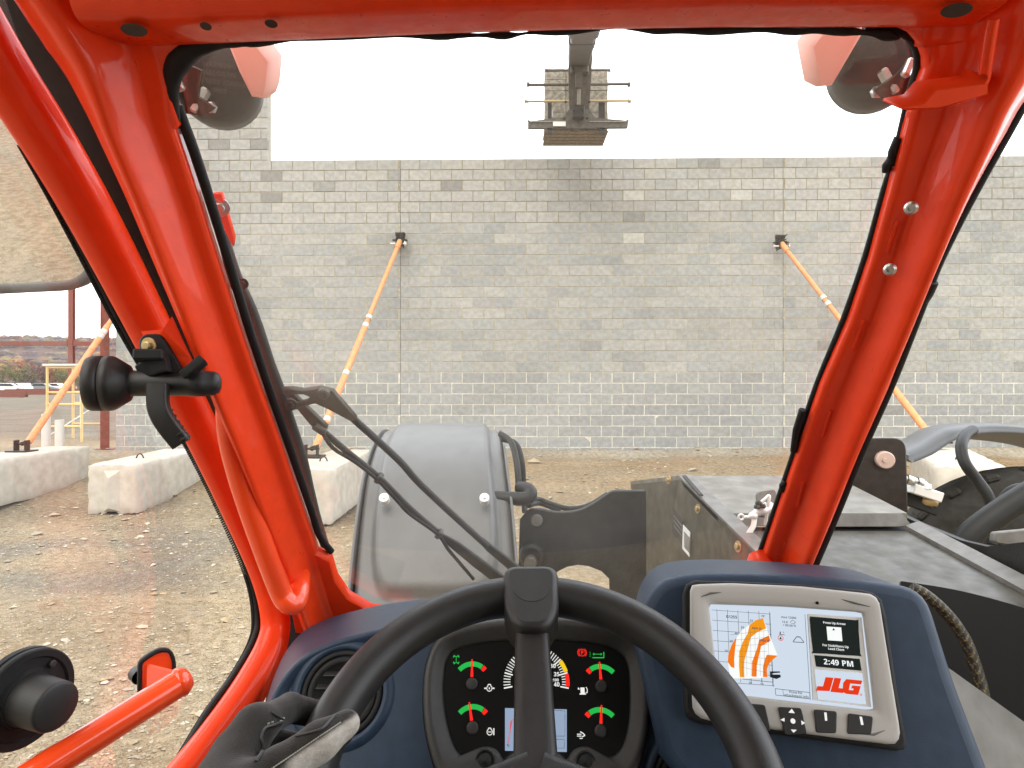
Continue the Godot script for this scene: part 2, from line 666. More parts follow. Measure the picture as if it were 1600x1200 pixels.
func ground_colour(x: float, z: float) -> Color:
	var d := -z
	var tan := Color(0.55, 0.46, 0.335)
	var grey := Color(0.47, 0.42, 0.335)
	var rust := Color(0.53, 0.40, 0.26)
	var a := hill_noise.get_noise_2d(x * 9.0 + 70, z * 22.0)
	var b := hill_noise.get_noise_2d(x * 30.0, z * 60.0 - 40)
	var c := tan.lerp(grey, clampf(0.25 + a * 1.3 + b * 0.7, 0, 1))
	# a worn grey haul strip in front of the ballast blocks
	var strip := smoothstep(4.2, 5.3, d) * (1.0 - smoothstep(6.6, 8.0, d)) * (1.0 - smoothstep(-3.0, -1.8, x))
	c = c.lerp(Color(0.36, 0.345, 0.315), strip * clampf(0.4 + b * 1.4, 0.0, 0.8))
	c = c.lerp(rust, clampf(smoothstep(8.2, 9.6, d) * (1 - smoothstep(11.0, 11.7, d)) * smoothstep(-5.5, -3.0, x) * (0.5 + b * 1.6 + a), 0, 0.85))
	c = c.lerp(Color(0.56, 0.53, 0.46), smoothstep(11.15, 11.6, d + 0.25 * b) * (1 - smoothstep(12.5, 14.0, d)) * smoothstep(-8.2, -7.0, x) * 0.9)
	c = c.lerp(Color(0.34, 0.31, 0.27), smoothstep(13.5, 18.0, d))
	return c

func build_ground() -> void:
	hill_noise.seed = 77
	hill_noise.frequency = 0.012
	hill_noise.fractal_octaves = 3
	var xs := []
	var zs := []
	var v := -11.0
	while v <= 8.0:
		xs.append(v)
		v += 0.11
	var step := 0.2
	while v < 1500:
		xs.append(v)
		v += step
		step *= 1.35
	v = -11.11
	step = 0.2
	while v > -1500:
		xs.push_front(v)
		v -= step
		step *= 1.25
	v = -13.5
	while v <= 5.0:
		zs.append(v)
		v += 0.11
	step = 0.2
	while v < 300:
		zs.append(v)
		v += step
		step *= 1.5
	v = -13.61
	step = 0.2
	while v > -1500:
		zs.push_front(v)
		v -= step
		step *= 1.25
	var st := new_st()
	st.set_smooth_group(0)
	for z in zs:
		for x in xs:
			st.set_color(ground_colour(x, z))
			st.add_vertex(Vector3(x, ground_y(x, z), z))
	var w := xs.size()
	for j in zs.size() - 1:
		for i in w - 1:
			var a := j * w + i
			for k in [a, a + 1, a + w + 1, a, a + w + 1, a + w]:
				st.add_index(k)
	structure("ground", commit(st, M.dirt), "tan and grey packed dirt and gravel covering the building site", "ground")
	# loose stones
	var mm := MultiMesh.new()
	mm.transform_format = MultiMesh.TRANSFORM_3D
	mm.use_colors = true
	var sst := new_st()
	var ico := [Vector3(0, 0.7, 0), Vector3(1, 0.1, 0.2), Vector3(0.3, 0.0, 1.0), Vector3(-0.9, 0.15, 0.5), Vector3(-0.7, -0.05, -0.75), Vector3(0.5, 0.05, -0.95), Vector3(0.1, -0.55, 0.1)]
	for k in 5:
		facec(sst, [ico[0], ico[1 + k], ico[1 + (k + 1) % 5]], Vector3.ZERO)
		facec(sst, [ico[6], ico[1 + k], ico[1 + (k + 1) % 5]], Vector3.ZERO)
	mm.mesh = commit(sst, M.stone)
	var n := 36000
	mm.instance_count = n
	var shades := [Color(0.48, 0.395, 0.27), Color(0.43, 0.375, 0.29), Color(0.54, 0.47, 0.35), Color(0.42, 0.34, 0.235), Color(0.50, 0.37, 0.22), Color(0.62, 0.57, 0.47)]
	for i in n:
		var p := Vector3.ZERO
		if i < 18000:
			var d := 2.0 + 6.0 * pow(rng.randf(), 1.4)
			p = Vector3(-d * rng.randf_range(0.32, 1.0) , 0, -d)
		elif i < 31000:
			p = Vector3(rng.randf_range(-6.5, 7.5), 0, -rng.randf_range(6.0, 11.9))
		else:
			p = Vector3(rng.randf_range(-10, 2.0), 0, -rng.randf_range(-4.0, 8.0))
		p.y = ground_y(p.x, p.z)
		var s := 0.003 + 0.008 * pow(rng.randf(), 4.0)
		if rng.randf() < 0.03:
			s *= rng.randf_range(1.8, 3.4)
		if i >= 18000 and i < 31000:
			s *= 1.5 + 2.2 * pow(rng.randf(), 5.0)
		var b := Basis(Vector3.UP, rng.randf() * TAU) * Basis(Vector3.RIGHT, rng.randf_range(-0.4, 0.4))
		mm.set_instance_transform(i, Transform3D(b.scaled(Vector3(s * rng.randf_range(0.8, 1.6), s * rng.randf_range(0.5, 1.0), s)), p + Vector3(0, s * 0.25, 0)))
		var c: Color = shades[rng.randi() % 6]
		mm.set_instance_color(i, c * rng.randf_range(0.6, 0.86))
	var g := MultiMeshInstance3D.new()
	g.name = "loose_gravel"
	g.multimesh = mm
	g.material_override = M.stone
	add_child(g)
	tag(g, "loose tan and grey gravel stones scattered over the dirt", "gravel")
	g.set_meta("kind", "stuff")

func build_hills() -> void:
	var nz := FastNoiseLite.new()
	nz.seed = 5
	nz.frequency = 0.004
	nz.fractal_octaves = 4
	var spec := [["hill_ridge", 760.0, 62.0, "long flat topped wooded ridge along the skyline at left", Color(0.13, 0.09, 0.088)], ["hill", 420.0, 17.0, "lower brown wooded hill slope below the long ridge", Color(0.17, 0.13, 0.09)]]
	var slots := []
	for q in spec:
		var st := new_st()
		st.set_smooth_group(0)
		var w := 120
		for j in 14:
			for i in w:
				var ang := -0.98 + 1.25 * i / (w - 1.0)
				var r: float = q[1] + j * q[1] * 0.035
				var p := Vector3(sin(ang) * r * 1.3, 0, -cos(ang) * r)
				var prof := smoothstep(0.0, 9.0, float(j))
				p.y = q[2] * prof * (1.0 + 0.06 * nz.get_noise_2d(p.x, p.z) + 0.02 * nz.get_noise_2d(p.x * 6, 0)) + 1.5 * nz.get_noise_2d(p.x * 9, p.z * 9) * prof
				var c: Color = q[4]
				c = c.lerp(Color(0.22, 0.15, 0.07), clampf(0.3 + nz.get_noise_2d(p.x * 5, p.z * 5 + 300), 0, 0.8))
				st.set_color(c)
				st.add_vertex(p)
				if j > 0:
					slots.append([p, c, q[1]])
		for j in 13:
			for i in w - 1:
				var a := j * w + i
				for k in [a, a + 1, a + w + 1, a, a + w + 1, a + w]:
					st.add_index(k)
		structure(q[0], commit(st, M.hill), q[3], "hill")
	var st2 := new_st()
	var sp := [Vector3(0, 1, 0)]
	for k in 6:
		sp.append(Vector3(cos(k * TAU / 6), 0.45 + 0.12 * (k % 2), sin(k * TAU / 6)))
	for k in 6:
		sp.append(Vector3(cos(k * TAU / 6 + 0.5) * 0.8, -0.3, sin(k * TAU / 6 + 0.5) * 0.8))
	for k in 6:
		facec(st2, [sp[0], sp[1 + k], sp[1 + (k + 1) % 6]], Vector3.ZERO)
		facec(st2, [sp[1 + k], sp[1 + (k + 1) % 6], sp[7 + k]], Vector3.ZERO)
		facec(st2, [sp[7 + k], sp[7 + (k + 1) % 6], sp[1 + (k + 1) % 6]], Vector3.ZERO)
	var mm := MultiMesh.new()
	mm.transform_format = MultiMesh.TRANSFORM_3D
	mm.use_colors = true
	mm.mesh = commit(st2, M.leaves)
	var n := 9000
	mm.instance_count = n
	var tones := [Color(0.20, 0.11, 0.06), Color(0.13, 0.10, 0.085), Color(0.16, 0.14, 0.07), Color(0.22, 0.15, 0.06), Color(0.12, 0.085, 0.08)]
	for i in n:
		var s: Array = slots[rng.randi() % slots.size()]
		var p: Vector3 = s[0] + Vector3(rng.randf_range(-6, 6), 1.0, rng.randf_range(-6, 6))
		var r := rng.randf_range(2.5, 5.0)
		mm.set_instance_transform(i, Transform3D(Basis(Vector3.UP, rng.randf() * TAU).scaled(Vector3(r, r * rng.randf_range(0.7, 1.2), r)), p))
		mm.set_instance_color(i, tones[rng.randi() % 5] * rng.randf_range(0.7, 1.2))
	var g := MultiMeshInstance3D.new()
	g.name = "hillside_forest"
	g.multimesh = mm
	g.material_override = M.leaves
	add_child(g)
	tag(g, "hazy bare autumn woods covering the distant hills", "forest")
	g.set_meta("kind", "stuff")

const CH := 0.2032
const CW := 0.4064
const WALL_D := 12.17
const WALL_TURN := 0.0175

func build_wall() -> void:
	var wall := thing("block_wall", "grey concrete block wall with tall stepped left end, braced by orange poles", "wall", Vector3(0, 0.194, -WALL_D), -WALL_TURN)
	var panels := [[-7.62, -2.13], [-2.13, 5.12], [5.12, 14.2]]
	var tones := []
	for k in 8:
		tones.append(Color(0.385, 0.375, 0.345) * (0.86 + 0.04 * k))
	var cells := []                     # x0, x1, row, colour
	for pi in panels.size():
		var x0: float = panels[pi][0] - 0.003
		var x1: float = panels[pi][1] + 0.003
		for row in 35:
			var lim := x1 if row < 28 else -4.68
			if row >= 28 and pi > 0:
				continue
			var start := floorf((x0 - 2.0) / CW) * CW + (CW / 2 if row % 2 else 0.0) + 0.07
			var x := start
			while x < lim:
				var a := maxf(x, x0)
				var b := minf(x + CW, lim)
				if b - a > 0.07:
					cells.append([a, b, row])
				x += CW
	# mortar backing of each panel, its joints a little behind the block faces
	for pi in panels.size():
		var st := new_st()
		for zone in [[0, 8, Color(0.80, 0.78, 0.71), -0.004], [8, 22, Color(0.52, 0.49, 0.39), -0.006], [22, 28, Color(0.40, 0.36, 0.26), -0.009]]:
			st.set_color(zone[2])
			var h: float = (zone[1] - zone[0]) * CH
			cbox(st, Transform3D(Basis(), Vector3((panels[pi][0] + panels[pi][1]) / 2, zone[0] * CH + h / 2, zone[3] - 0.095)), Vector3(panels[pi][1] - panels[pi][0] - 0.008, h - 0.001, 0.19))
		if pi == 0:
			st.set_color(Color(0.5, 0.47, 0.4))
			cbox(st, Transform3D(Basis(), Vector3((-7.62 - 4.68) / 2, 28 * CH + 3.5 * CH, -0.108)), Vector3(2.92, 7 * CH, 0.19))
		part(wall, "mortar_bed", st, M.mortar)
	var shapes := {}
	var whole := []
	for c in cells:
		var mid := Vector2((c[0] + c[1]) / 2, c[2] * CH)
		var full: bool = c[1] - c[0] > CW - 0.01
		whole.append([mid.distance_to(Vector2(0.75, 3.55)) * (1.0 if full else 99.0), c])
	whole.sort_custom(func(a, b): return a[0] < b[0])
	var mm := MultiMesh.new()
	mm.transform_format = MultiMesh.TRANSFORM_3D
	mm.use_colors = true
	var cub := new_st()
	cbox(cub, Transform3D(), Vector3(1, 1, 1))
	var variants := []
	for k in 24:
		var st := new_st()
		st.set_color(block_tone(k))
		var tilt := Basis(Vector3.UP, rng.randf_range(-0.006, 0.006)) * Basis(Vector3.RIGHT, rng.randf_range(-0.008, 0.008)) * Basis(Vector3.BACK, rng.randf_range(-0.004, 0.004))
		cbox(st, Transform3D(tilt, Vector3(0, 0, -0.045 + rng.randf_range(-0.003, 0.002))), Vector3(CW - rng.randf_range(0.011, 0.016), CH - rng.randf_range(0.01, 0.015), 0.09), 0.004)
		variants.append(commit(st, M.cmu))
	var rest := []
	for i in whole.size():
		var c: Array = whole[i][1]
		var pos := Vector3((c[0] + c[1]) / 2, c[2] * CH + CH / 2, 0)
		if i < 300:
			var o := MeshInstance3D.new()
			o.name = "block" if i == 0 else "block_%03d" % i
			var k := rng.randi() % 24
			var high: bool = c[2] >= 22
			o.mesh = variants[pick_tone(c[2], high, c[0])]
			o.position = pos
			wall.add_child(o)
		else:
			rest.append([c, pos])
	mm.mesh = variants[3]
	var st0 := new_st()
	st0.set_color(Color.WHITE)
	cbox(st0, Transform3D(Basis(), Vector3(0, 0, -0.045)), Vector3(1, 1, 0.09), 0.0)
	# the other blocks: chamfered boxes gathered into one part
	var stx := new_st()
	for q in rest:
		var c: Array = q[0]
		var stained: bool = c[2] >= 21 and c[0] < -3.6 and rng.randf() < 0.13
		stx.set_color(block_tone(11 if stained and rng.randf() < 0.6 else 23) if stained else block_tone(pick_tone(c[2], c[2] >= 22, c[0])))
		var tilt := Basis(Vector3.UP, rng.randf_range(-0.006, 0.006)) * Basis(Vector3.RIGHT, rng.randf_range(-0.008, 0.008))
		cbox(stx, Transform3D(tilt, q[1] + Vector3(0, 0, -0.045 + rng.randf_range(-0.003, 0.002))), Vector3(c[1] - c[0] - rng.randf_range(0.011, 0.016), CH - rng.randf_range(0.01, 0.015), 0.09), 0.004)
	var o2 := part(wall, "outer_blocks", stx, M.cmu)
	o2.set_meta("kind", "stuff")
	# dark joint filler in the two vertical control joints
	for x in [-2.13, 5.12]:
		var st := new_st()
		cbox(st, Transform3D(Basis(), Vector3(x, 14 * CH, -0.06)), Vector3(0.006, 28 * CH - 0.01, 0.1))
		part(wall, "joint_filler", st, M.rubber)

func block_tone(k: int) -> Color:
	var warm := Color(0.44, 0.435, 0.405)
	var cool := Color(0.365, 0.378, 0.372)
	var c := cool.lerp(warm, float(k % 6) / 5.0)
	c = c * [0.92, 0.975, 1.02, 1.055][(k / 6) % 4]
	if k == 5:
		c = Color(0.49, 0.49, 0.46)
	if k == 11:
		c = Color(0.29, 0.29, 0.275)
	if k == 17:
		c = Color(0.52, 0.515, 0.48)
	if k == 23:
		c = Color(0.33, 0.335, 0.325)
	return c

func pick_tone(row: int, high: bool, x := 0.0) -> int:
	if rng.randf() < (0.035 if high else 0.012):
		return [5, 11, 17, 23][rng.randi() % 4]
	var base := clampi(int(2.0 + 5.0 * hill_noise.get_noise_2d(x * 24.0, row * 9.0 + 500.0) + rng.randf_range(-1.0, 1.0)), 0, 3)      # damp and pale areas drift over the wall
	var t := 0
	if row < 8:
		t = rng.randi() % 2
	elif high:
		t = 2 + rng.randi() % 3
	else:
		t = rng.randi() % 5
	return t + 6 * base

func ibeam(st: SurfaceTool, xf: Transform3D, l: float, w: float, h: float) -> void:    # along local y
	var t := w * 0.07
	cbox(st, xf * Transform3D(Basis(), Vector3(0, 0, h / 2 - t / 2)), Vector3(w, l, t))
	cbox(st, xf * Transform3D(Basis(), Vector3(0, 0, -h / 2 + t / 2)), Vector3(w, l, t))
	cbox(st, xf * Transform3D(Basis(), Vector3(0, 0, 0)), Vector3(t, l, h - t * 2))

func build_steel() -> void:
	var c1 := thing("steel_column", "red primed steel column standing at the left end of the block wall", "steel column", Vector3(-8.27, 0.27, -13.0))
	var st := new_st()
	ibeam(st, Transform3D(Basis(Vector3.UP, 0.5), Vector3(0, 4.5, 0)), 9.0, 0.15, 0.16)
	part(c1, "shaft", st, M.red_steel)
	st = new_st()
	cbox(st, Transform3D(Basis(Vector3.UP, 0.5), Vector3(0, 0.012, 0)), Vector3(0.34, 0.024, 0.34), 0.004)
	part(c1, "base_plate", st, M.red_steel)
	st = new_st()
	for s in [[-1, -1], [1, -1], [1, 1], [-1, 1]]:
		st = new_st()
		bolt(st, Vector3(s[0] * 0.13, 0.024, s[1] * 0.13), Vector3.UP, 0.018)
		part(c1, "anchor_bolt", st, M.steel)
	st = new_st()
	var foot := thing("concrete_footing", "pale square concrete footing under the red steel column", "footing", Vector3(-8.2, 0.12, -13.0))
	cbox(st, Transform3D(Basis(), Vector3(0, 0.06, 0)), Vector3(0.75, 0.18, 0.75), 0.02)
	part(foot, "concrete_pad", st, M.concrete)
	var d := 88.0
	var fr := thing("steel_frame", "distant red steel column with a long horizontal beam crossing it", "steel frame", Vector3((112.0 - 800) * d / F, 0.29, -d))
	st = new_st()
	ibeam(st, Transform3D(Basis(), Vector3(0, 13.0, 0)), 26.0, 0.62, 0.6)
	part(fr, "column", st, M.red_steel)
	st = new_st()
	var by := 1.6 + 0.063 * d - 0.29
	ibeam(st, Transform3D(Basis(Vector3.BACK, PI / 2), Vector3(-5.1, by, 0)), 9.3, 0.6, 0.62)
	part(fr, "beam", st, M.red_steel)
	st = new_st()
	ibeam(st, Transform3D(Basis(Vector3.BACK, PI / 2), Vector3(2.6, by, 0)), 4.3, 0.55, 0.5)
	part(fr, "beam", st, M.red_steel)
	st = new_st()
	cbox(st, Transform3D(Basis(), Vector3(0, by + 0.1, 0)), Vector3(1.3, 1.0, 0.4), 0.02)
	part(fr, "splice_plate", st, M.red_steel)

func ballast(called: String, label: String, pos: Vector3, turn: float, size: Vector3) -> Node3D:   # precast block: length along z, keyed near end, groove below
	var b := thing(called, label, "concrete block", pos, turn, "precast ballast blocks holding the brace feet")
	var st := new_st()
	var h := size / 2
	var nx := 14
	var ny := 10
	var nzz := 20
	var nz := FastNoiseLite.new()
	nz.seed = int(absf(pos.x) * 100)
	nz.frequency = 4.0
	var P := func(p: Vector3) -> Vector3:
		# rounded, chipped arrises and a V groove along the bottom
		var q := p
		var ex := h.x - absf(p.x)
		var ey := minf(p.y, size.y - p.y)
		var ez := h.z - absf(p.z)
		var near := int(ex < 0.02) + int(ey < 0.02) + int(ez < 0.02)
		if near >= 2:
			var chip := 0.012 + 0.02 * maxf(0.0, nz.get_noise_3dv(p * 3.0) + 0.1)
			q.x -= signf(p.x) * chip * float(ex < 0.02)
			q.y += (chip if p.y < h.y else -chip) * float(ey < 0.02)
			q.z -= signf(p.z) * chip * float(ez < 0.02)
		q += Vector3(nz.get_noise_3dv(p), nz.get_noise_3dv(p + Vector3(9, 0, 0)), nz.get_noise_3dv(p + Vector3(0, 9, 0))) * 0.006
		if p.y < 0.02 and absf(p.x) < size.x * 0.13:
			q.y += 0.075 * (1.0 - absf(p.x) / (size.x * 0.13))
		return q
	st.set_smooth_group(0)
	var grid := func(o: Vector3, u: Vector3, v: Vector3, nu: int, nv: int) -> void:
		for i in nu:
			for j in nv:
				var a: Vector3 = P.call(o + u * i / nu + v * j / nv)
				var b2: Vector3 = P.call(o + u * (i + 1) / nu + v * j / nv)
				var c: Vector3 = P.call(o + u * (i + 1) / nu + v * (j + 1) / nv)
				var e: Vector3 = P.call(o + u * i / nu + v * (j + 1) / nv)
				quad(st, a, e, c, b2)
	grid.call(Vector3(-h.x, size.y, -h.z), Vector3(0, 0, size.z), Vector3(size.x, 0, 0), nzz, nx)
	grid.call(Vector3(-h.x, 0, h.z), Vector3(size.x, 0, 0), Vector3(0, size.y, 0), 16, ny)
	grid.call(Vector3(h.x, 0, -h.z), Vector3(-size.x, 0, 0), Vector3(0, size.y, 0), 16, ny)
	grid.call(Vector3(h.x, 0, h.z), Vector3(0, 0, -size.z), Vector3(0, size.y, 0), nzz, ny)
	grid.call(Vector3(-h.x, 0, -h.z), Vector3(0, 0, size.z), Vector3(0, size.y, 0), nzz, ny)
	part(b, "block_body", st, M.concrete)
	st = new_st()                          # the moulded key on the near end
	var hk := size.y * 0.74
	for s in [-1.0, 1.0]:
		quad(st, Vector3(0, hk, h.z + 0.075), Vector3(0, size.y * 0.16, h.z + 0.075), Vector3(s * 0.10, size.y * 0.07, h.z - 0.004), Vector3(s * 0.10, hk + 0.09, h.z - 0.004))
	tri(st, Vector3(0, hk, h.z + 0.075), Vector3(-0.1, hk + 0.09, h.z - 0.004), Vector3(0.1, hk + 0.09, h.z - 0.004))
	tri(st, Vector3(0, size.y * 0.16, h.z + 0.075), Vector3(0.1, size.y * 0.07, h.z - 0.004), Vector3(-0.1, size.y * 0.07, h.z - 0.004))
	part(b, "end_key", st, M.concrete)
	st = new_st()
	var loop := []
	for k in 9:
		var a := PI * k / 8
		loop.append(Vector3(cos(a) * 0.05, size.y - 0.03 + sin(a) * 0.09, h.z * 0.35))
	tube(st, loop, 0.009, 8)
	part(b, "lifting_eye", st, M.plate_brown)
	return b

func brace(label: String, top: Vector3, foot: Vector3, marks: Array) -> void:
	var b := thing("wall_brace", label, "wall brace", foot, 0.0, "orange braces propping the block wall")
	var st := new_st()
	var v := top - foot
	var u := v.normalized()
	tube(st, [u * 0.16, v * 0.52], 0.047, 16)
	part(b, "outer_tube", st, M.orange_pole)
	st = new_st()
	tube(st, [v * 0.515, v - u * 0.12], 0.039, 16)
	part(b, "inner_tube", st, M.orange_pole)
	st = new_st()
	for f in marks:
		st = new_st()
		tube(st, [v * f, v * f + u * 0.08], 0.0492, 16, false)
		part(b, "white_band", st, M.white_paint)
	st = new_st()
	cbox(st, Transform3D(Basis(), Vector3(0, 0.012, 0)), Vector3(0.3, 0.024, 0.24), 0.004)
	for s in [-1, 1]:
		cbox(st, Transform3D(Basis(), Vector3(s * 0.075, 0.09, 0)), Vector3(0.014, 0.15, 0.1), 0.003)
	bolt(st, Vector3(0.12, 0.024, 0.07), Vector3.UP, 0.016)
	bolt(st, Vector3(-0.12, 0.024, -0.07), Vector3.UP, 0.016)
	tube(st, [Vector3(-0.1, 0.11, 0), Vector3(0.1, 0.11, 0)], 0.014, 8)
	tube(st, [Vector3(0, 0.11, 0), u * 0.18], 0.03, 10)
	part(b, "foot_plate", st, M.machine_black)
	st = new_st()
	var hx := Transform3D(Basis(), v + Vector3(0, 0, 0))
	for s in [-1, 1]:
		cbox(st, hx * Transform3D(Basis(), Vector3(s * 0.062, 0.0, -0.05)), Vector3(0.014, 0.16, 0.16), 0.003)
	cbox(st, hx * Transform3D(Basis(), Vector3(0, 0.09, -0.125)), Vector3(0.17, 0.26, 0.02), 0.004)
	cbox(st, hx * Transform3D(Basis(), Vector3(0, 0.06, -0.07)), Vector3(0.28, 0.03, 0.05), 0.004)
	for s in [[-0.06, 0.17], [0.06, 0.18], [-0.04, 0.12], [0.05, 0.1]]:
		bolt(st, v + Vector3(s[0], s[1], -0.115), Vector3.BACK, 0.022)
		tube(st, [v + Vector3(s[0], s[1], -0.1), v + Vector3(s[0] * 1.2, s[1] + 0.01, 0.02)], 0.009, 6)
	part(b, "wall_shoe", st, M.machine_black)
	st = new_st()
	tube(st, [v + Vector3(-0.17, -0.02, 0), v + Vector3(0.12, -0.02, 0)], 0.016, 8)
	bolt(st, v + Vector3(0.1, -0.02, 0), Vector3.RIGHT, 0.03)
	part(b, "pin", st, M.zinc)
	st = new_st()
	tube(st, [v - u * 0.2, v + u * 0.04], 0.052, 12)
	part(b, "collar", st, M.orange_pole)

func build_blocks_and_braces() -> void:
	# ballast blocks
	ballast("concrete_block", "long pale concrete block at the photo's left edge with brace foot on top", Vector3(-6.82, 0.03, -8.4), 0.0, Vector3(0.62, 0.62, 3.0))
	ballast("concrete_block", "pale concrete block with keyed near end, between left block and cab post", Vector3(-4.93, 0.0, -8.8), 0.05, Vector3(0.6, 0.62, 2.0))
	ballast("concrete_block", "pale concrete block half hidden behind the left grey mudguard", Vector3(-2.34, 0.0, -8.35), 0.0, Vector3(0.62, 0.64, 2.3))
	ballast("concrete_block", "pale concrete block beyond the right tyre with brace foot on top", Vector3(5.34, 0.11, -7.73), -0.46, Vector3(0.7, 0.62, 2.4))
	var f1 := at(487, 718, 8.35)
	f1.y = 0.645
	brace("orange brace left of centre, from wall joint down to the block behind the mudguard", at(624, 379, 12.02), f1, [0.515, 0.555, 0.3, 0.12])
	brace("orange brace seen through the right windshield pillar, ending on the block beyond the right tyre", at(1223, 383, 11.78), at(1462, 692, 8.5), [0.34, 0.39, 0.3, 0.62, 0.655])
	brace("orange brace at far left, leaning behind the black latch to the leftmost block", at(262, 372, 11.95), at(34, 706, 8.98), [0.46, 0.48, 0.8])

func build_far_things() -> void:
	# scaffold frame
	var d := 14.5
	var o := at(98, 600, d)
	o.y = 0.29
	var s := thing("scaffold", "small yellow scaffold frame with white toe board beyond the left block", "scaffold", o)
	var ht := 1.6 + 0.028 * d - 0.29
	for x in [-0.35, 0.43]:
		for z in [0.0, -1.0]:
			var st := new_st()
			tube(st, [Vector3(x + z * 0.1, 0, z), Vector3(x + z * 0.1, ht, z)], 0.028, 8)
			part(s, "post", st, M.scaffold_yellow)
	for y in [0.35, 0.85, 1.12, ht - 0.03]:
		var st := new_st()
		tube(st, [Vector3(-0.35, y, 0), Vector3(0.43, y, 0)], 0.022, 8)
		part(s, "rail", st, M.scaffold_yellow)
		st = new_st()
		tube(st, [Vector3(-0.45, y, -1), Vector3(0.33, y, -1)], 0.022, 8)
		part(s, "rail", st, M.scaffold_yellow)
	for b in [[-0.35, 0.1, 0.43, 0.95], [0.43, 0.3, -0.2, 1.2]]:
		var st := new_st()
		tube(st, [Vector3(b[0], b[1], 0.03), Vector3(b[2], b[3], -0.9)], 0.016, 8)
		part(s, "cross_brace", st, M.zinc)
	var stp := new_st()
	cbox(stp, Transform3D(Basis(), Vector3(0.04, ht + 0.025, -0.5)), Vector3(0.95, 0.05, 1.1), 0.006)
	part(s, "deck_plank", stp, M.white_paint)
	for q in [[72.0, 11.3, 0.80, "white plastic pipe standing upright left of the scaffold's front post"], [93.0, 10.9, 0.72, "white plastic pipe standing upright in front of the scaffold frame"]]:
		var p := at(q[0], 600, q[1])
		p.y = 0.27
		var pipe := thing("white_pipe", q[3], "pipe", p, 0.0, "white pipes standing by the scaffold")
		var st := new_st()
		lathe(st, Vector3.ZERO, Vector3.UP, [[0.068, 0.0], [0.068, q[2]], [0.068, q[2]], [0.058, q[2]], [0.058, q[2]], [0.058, q[2] - 0.3]], 18)
		part(pipe, "pipe_wall", st, M.white_paint)
	# steel beams lying on the ground
	var beams := [[14.0, 62.0, 0.95, 0.2, "nearest red steel beam lying on the ground at the photo's left edge"], [70.0, 88.0, 3.2, 0.06, "long red steel beam lying across the far yard behind the scaffold"], [82.0, 96.0, 3.0, -0.04, "red steel beam at the back of the yard pile"], [40.0, 76.0, 2.4, 0.3, "red steel beam lying slantwise between the two longer ones"]]
	for b in beams:
		var p := at(b[0], 600, b[1])
		p.y = 0.29
		var bm := thing("steel_beam", b[4], "steel beam", p, b[3], "red steel beams lying in the yard")
		var st := new_st()
		var l: float = b[2] * 3.2
		ibeam(st, Transform3D(Basis(Vector3.BACK, PI / 2), Vector3(0, 0.32, 0)), l, 0.55, 0.6)
		part(bm, "web_and_flange", st, M.red_steel)
		st = new_st()
		for x in [-0.35, 0.35]:
			st = new_st()
			cbox(st, Transform3D(Basis(), Vector3(x * l, 0.02, 0)), Vector3(0.15, 0.08, 0.8))
			part(bm, "timber_skid", st, M.wood)
	# parked vehicles
	var cars := [[12.0, 98.0, 0.5, M.car_white, "white car parked far off at the photo's left edge"], [36.0, 104.0, -0.7, M.car_white, "white car parked right of the leftmost far car"], [66.0, 112.0, 0.2, M.car_grey, "dark grey car parked in the far yard behind the steel beams"], [88.0, 116.0, 0.1, M.car_white, "white car parked far off beside the scaffold's post"]]
	for c in cars:
		var p := at(c[0], 600, c[1])
		p.y = 0.29
		car(c[4], p, c[2], c[3])
	# autumn trees beyond the yard
	var kinds := [[Color(0.25, 0.085, 0.035), "rusty red leaved tree"], [Color(0.145, 0.085, 0.075), "bare purplish brown tree"], [Color(0.12, 0.13, 0.045), "olive green bushy tree"], [Color(0.30, 0.20, 0.06), "yellow brown leaved tree"]]
	var spots := [[4, 150, 2, 6.0, "at the photo's left edge"], [24, 172, 0, 8.6, "standing behind the leftmost green one"], [36, 160, 2, 6.6, "third from the photo's left edge"], [52, 165, 1, 7.2, "above the red steel beams"], [68, 150, 1, 6.3, "over the dark grey far car"], [82, 170, 1, 7.4, "left of the far red column"], [97, 155, 3, 6.6, "right beside the far red column's left"], [105, 130, 2, 4.6, "low beside the far column's foot"], [122, 165, 3, 7.4, "just right of the far red column"], [140, 175, 1, 7.8, "behind the orange brace at far left"], [154, 160, 0, 7.4, "beside the near red column"]]
	for q in spots:
		var p := at(q[0], 600, q[1])
		p.y = 0.2
		tree(kinds[q[2]][1] + " " + q[4], p, q[3], kinds[q[2]][0])

func car(label: String, pos: Vector3, turn: float, paint: Material) -> void:
	var c := thing("parked_car", label, "car", pos, turn, "cars parked at the far yard")
	var st := new_st()
	var side := PackedVector2Array([Vector2(-2.2, 0.3), Vector2(2.2, 0.3), Vector2(2.25, 0.7), Vector2(1.9, 0.85), Vector2(1.15, 0.95), Vector2(0.55, 1.42), Vector2(-0.9, 1.45), Vector2(-1.6, 1.02), Vector2(-2.2, 0.95)])
	plate(st, Transform3D(Basis(), Vector3.ZERO), side, -0.85, 0.85, 0.05)
	part(c, "body", st, paint)
	for s in [-1.0, 1.0]:
		st = new_st()
		plate(st, Transform3D(Basis(), Vector3(0, 0, s * 0.845)), PackedVector2Array([Vector2(1.0, 0.97), Vector2(0.5, 1.36), Vector2(-0.85, 1.38), Vector2(-1.3, 1.0)]), -0.02, 0.02)
		part(c, "window", st, M.car_glass)
		for x in [-1.35, 1.4]:
			st = new_st()
			lathe(st, Vector3(x, 0.32, s * 0.72), Vector3(0, 0, s), [[0.0, -0.1], [0.32, -0.1], [0.32, 0.14], [0.2, 0.15], [0.0, 0.13]], 16)
			part(c, "wheel", st, M.tyre)

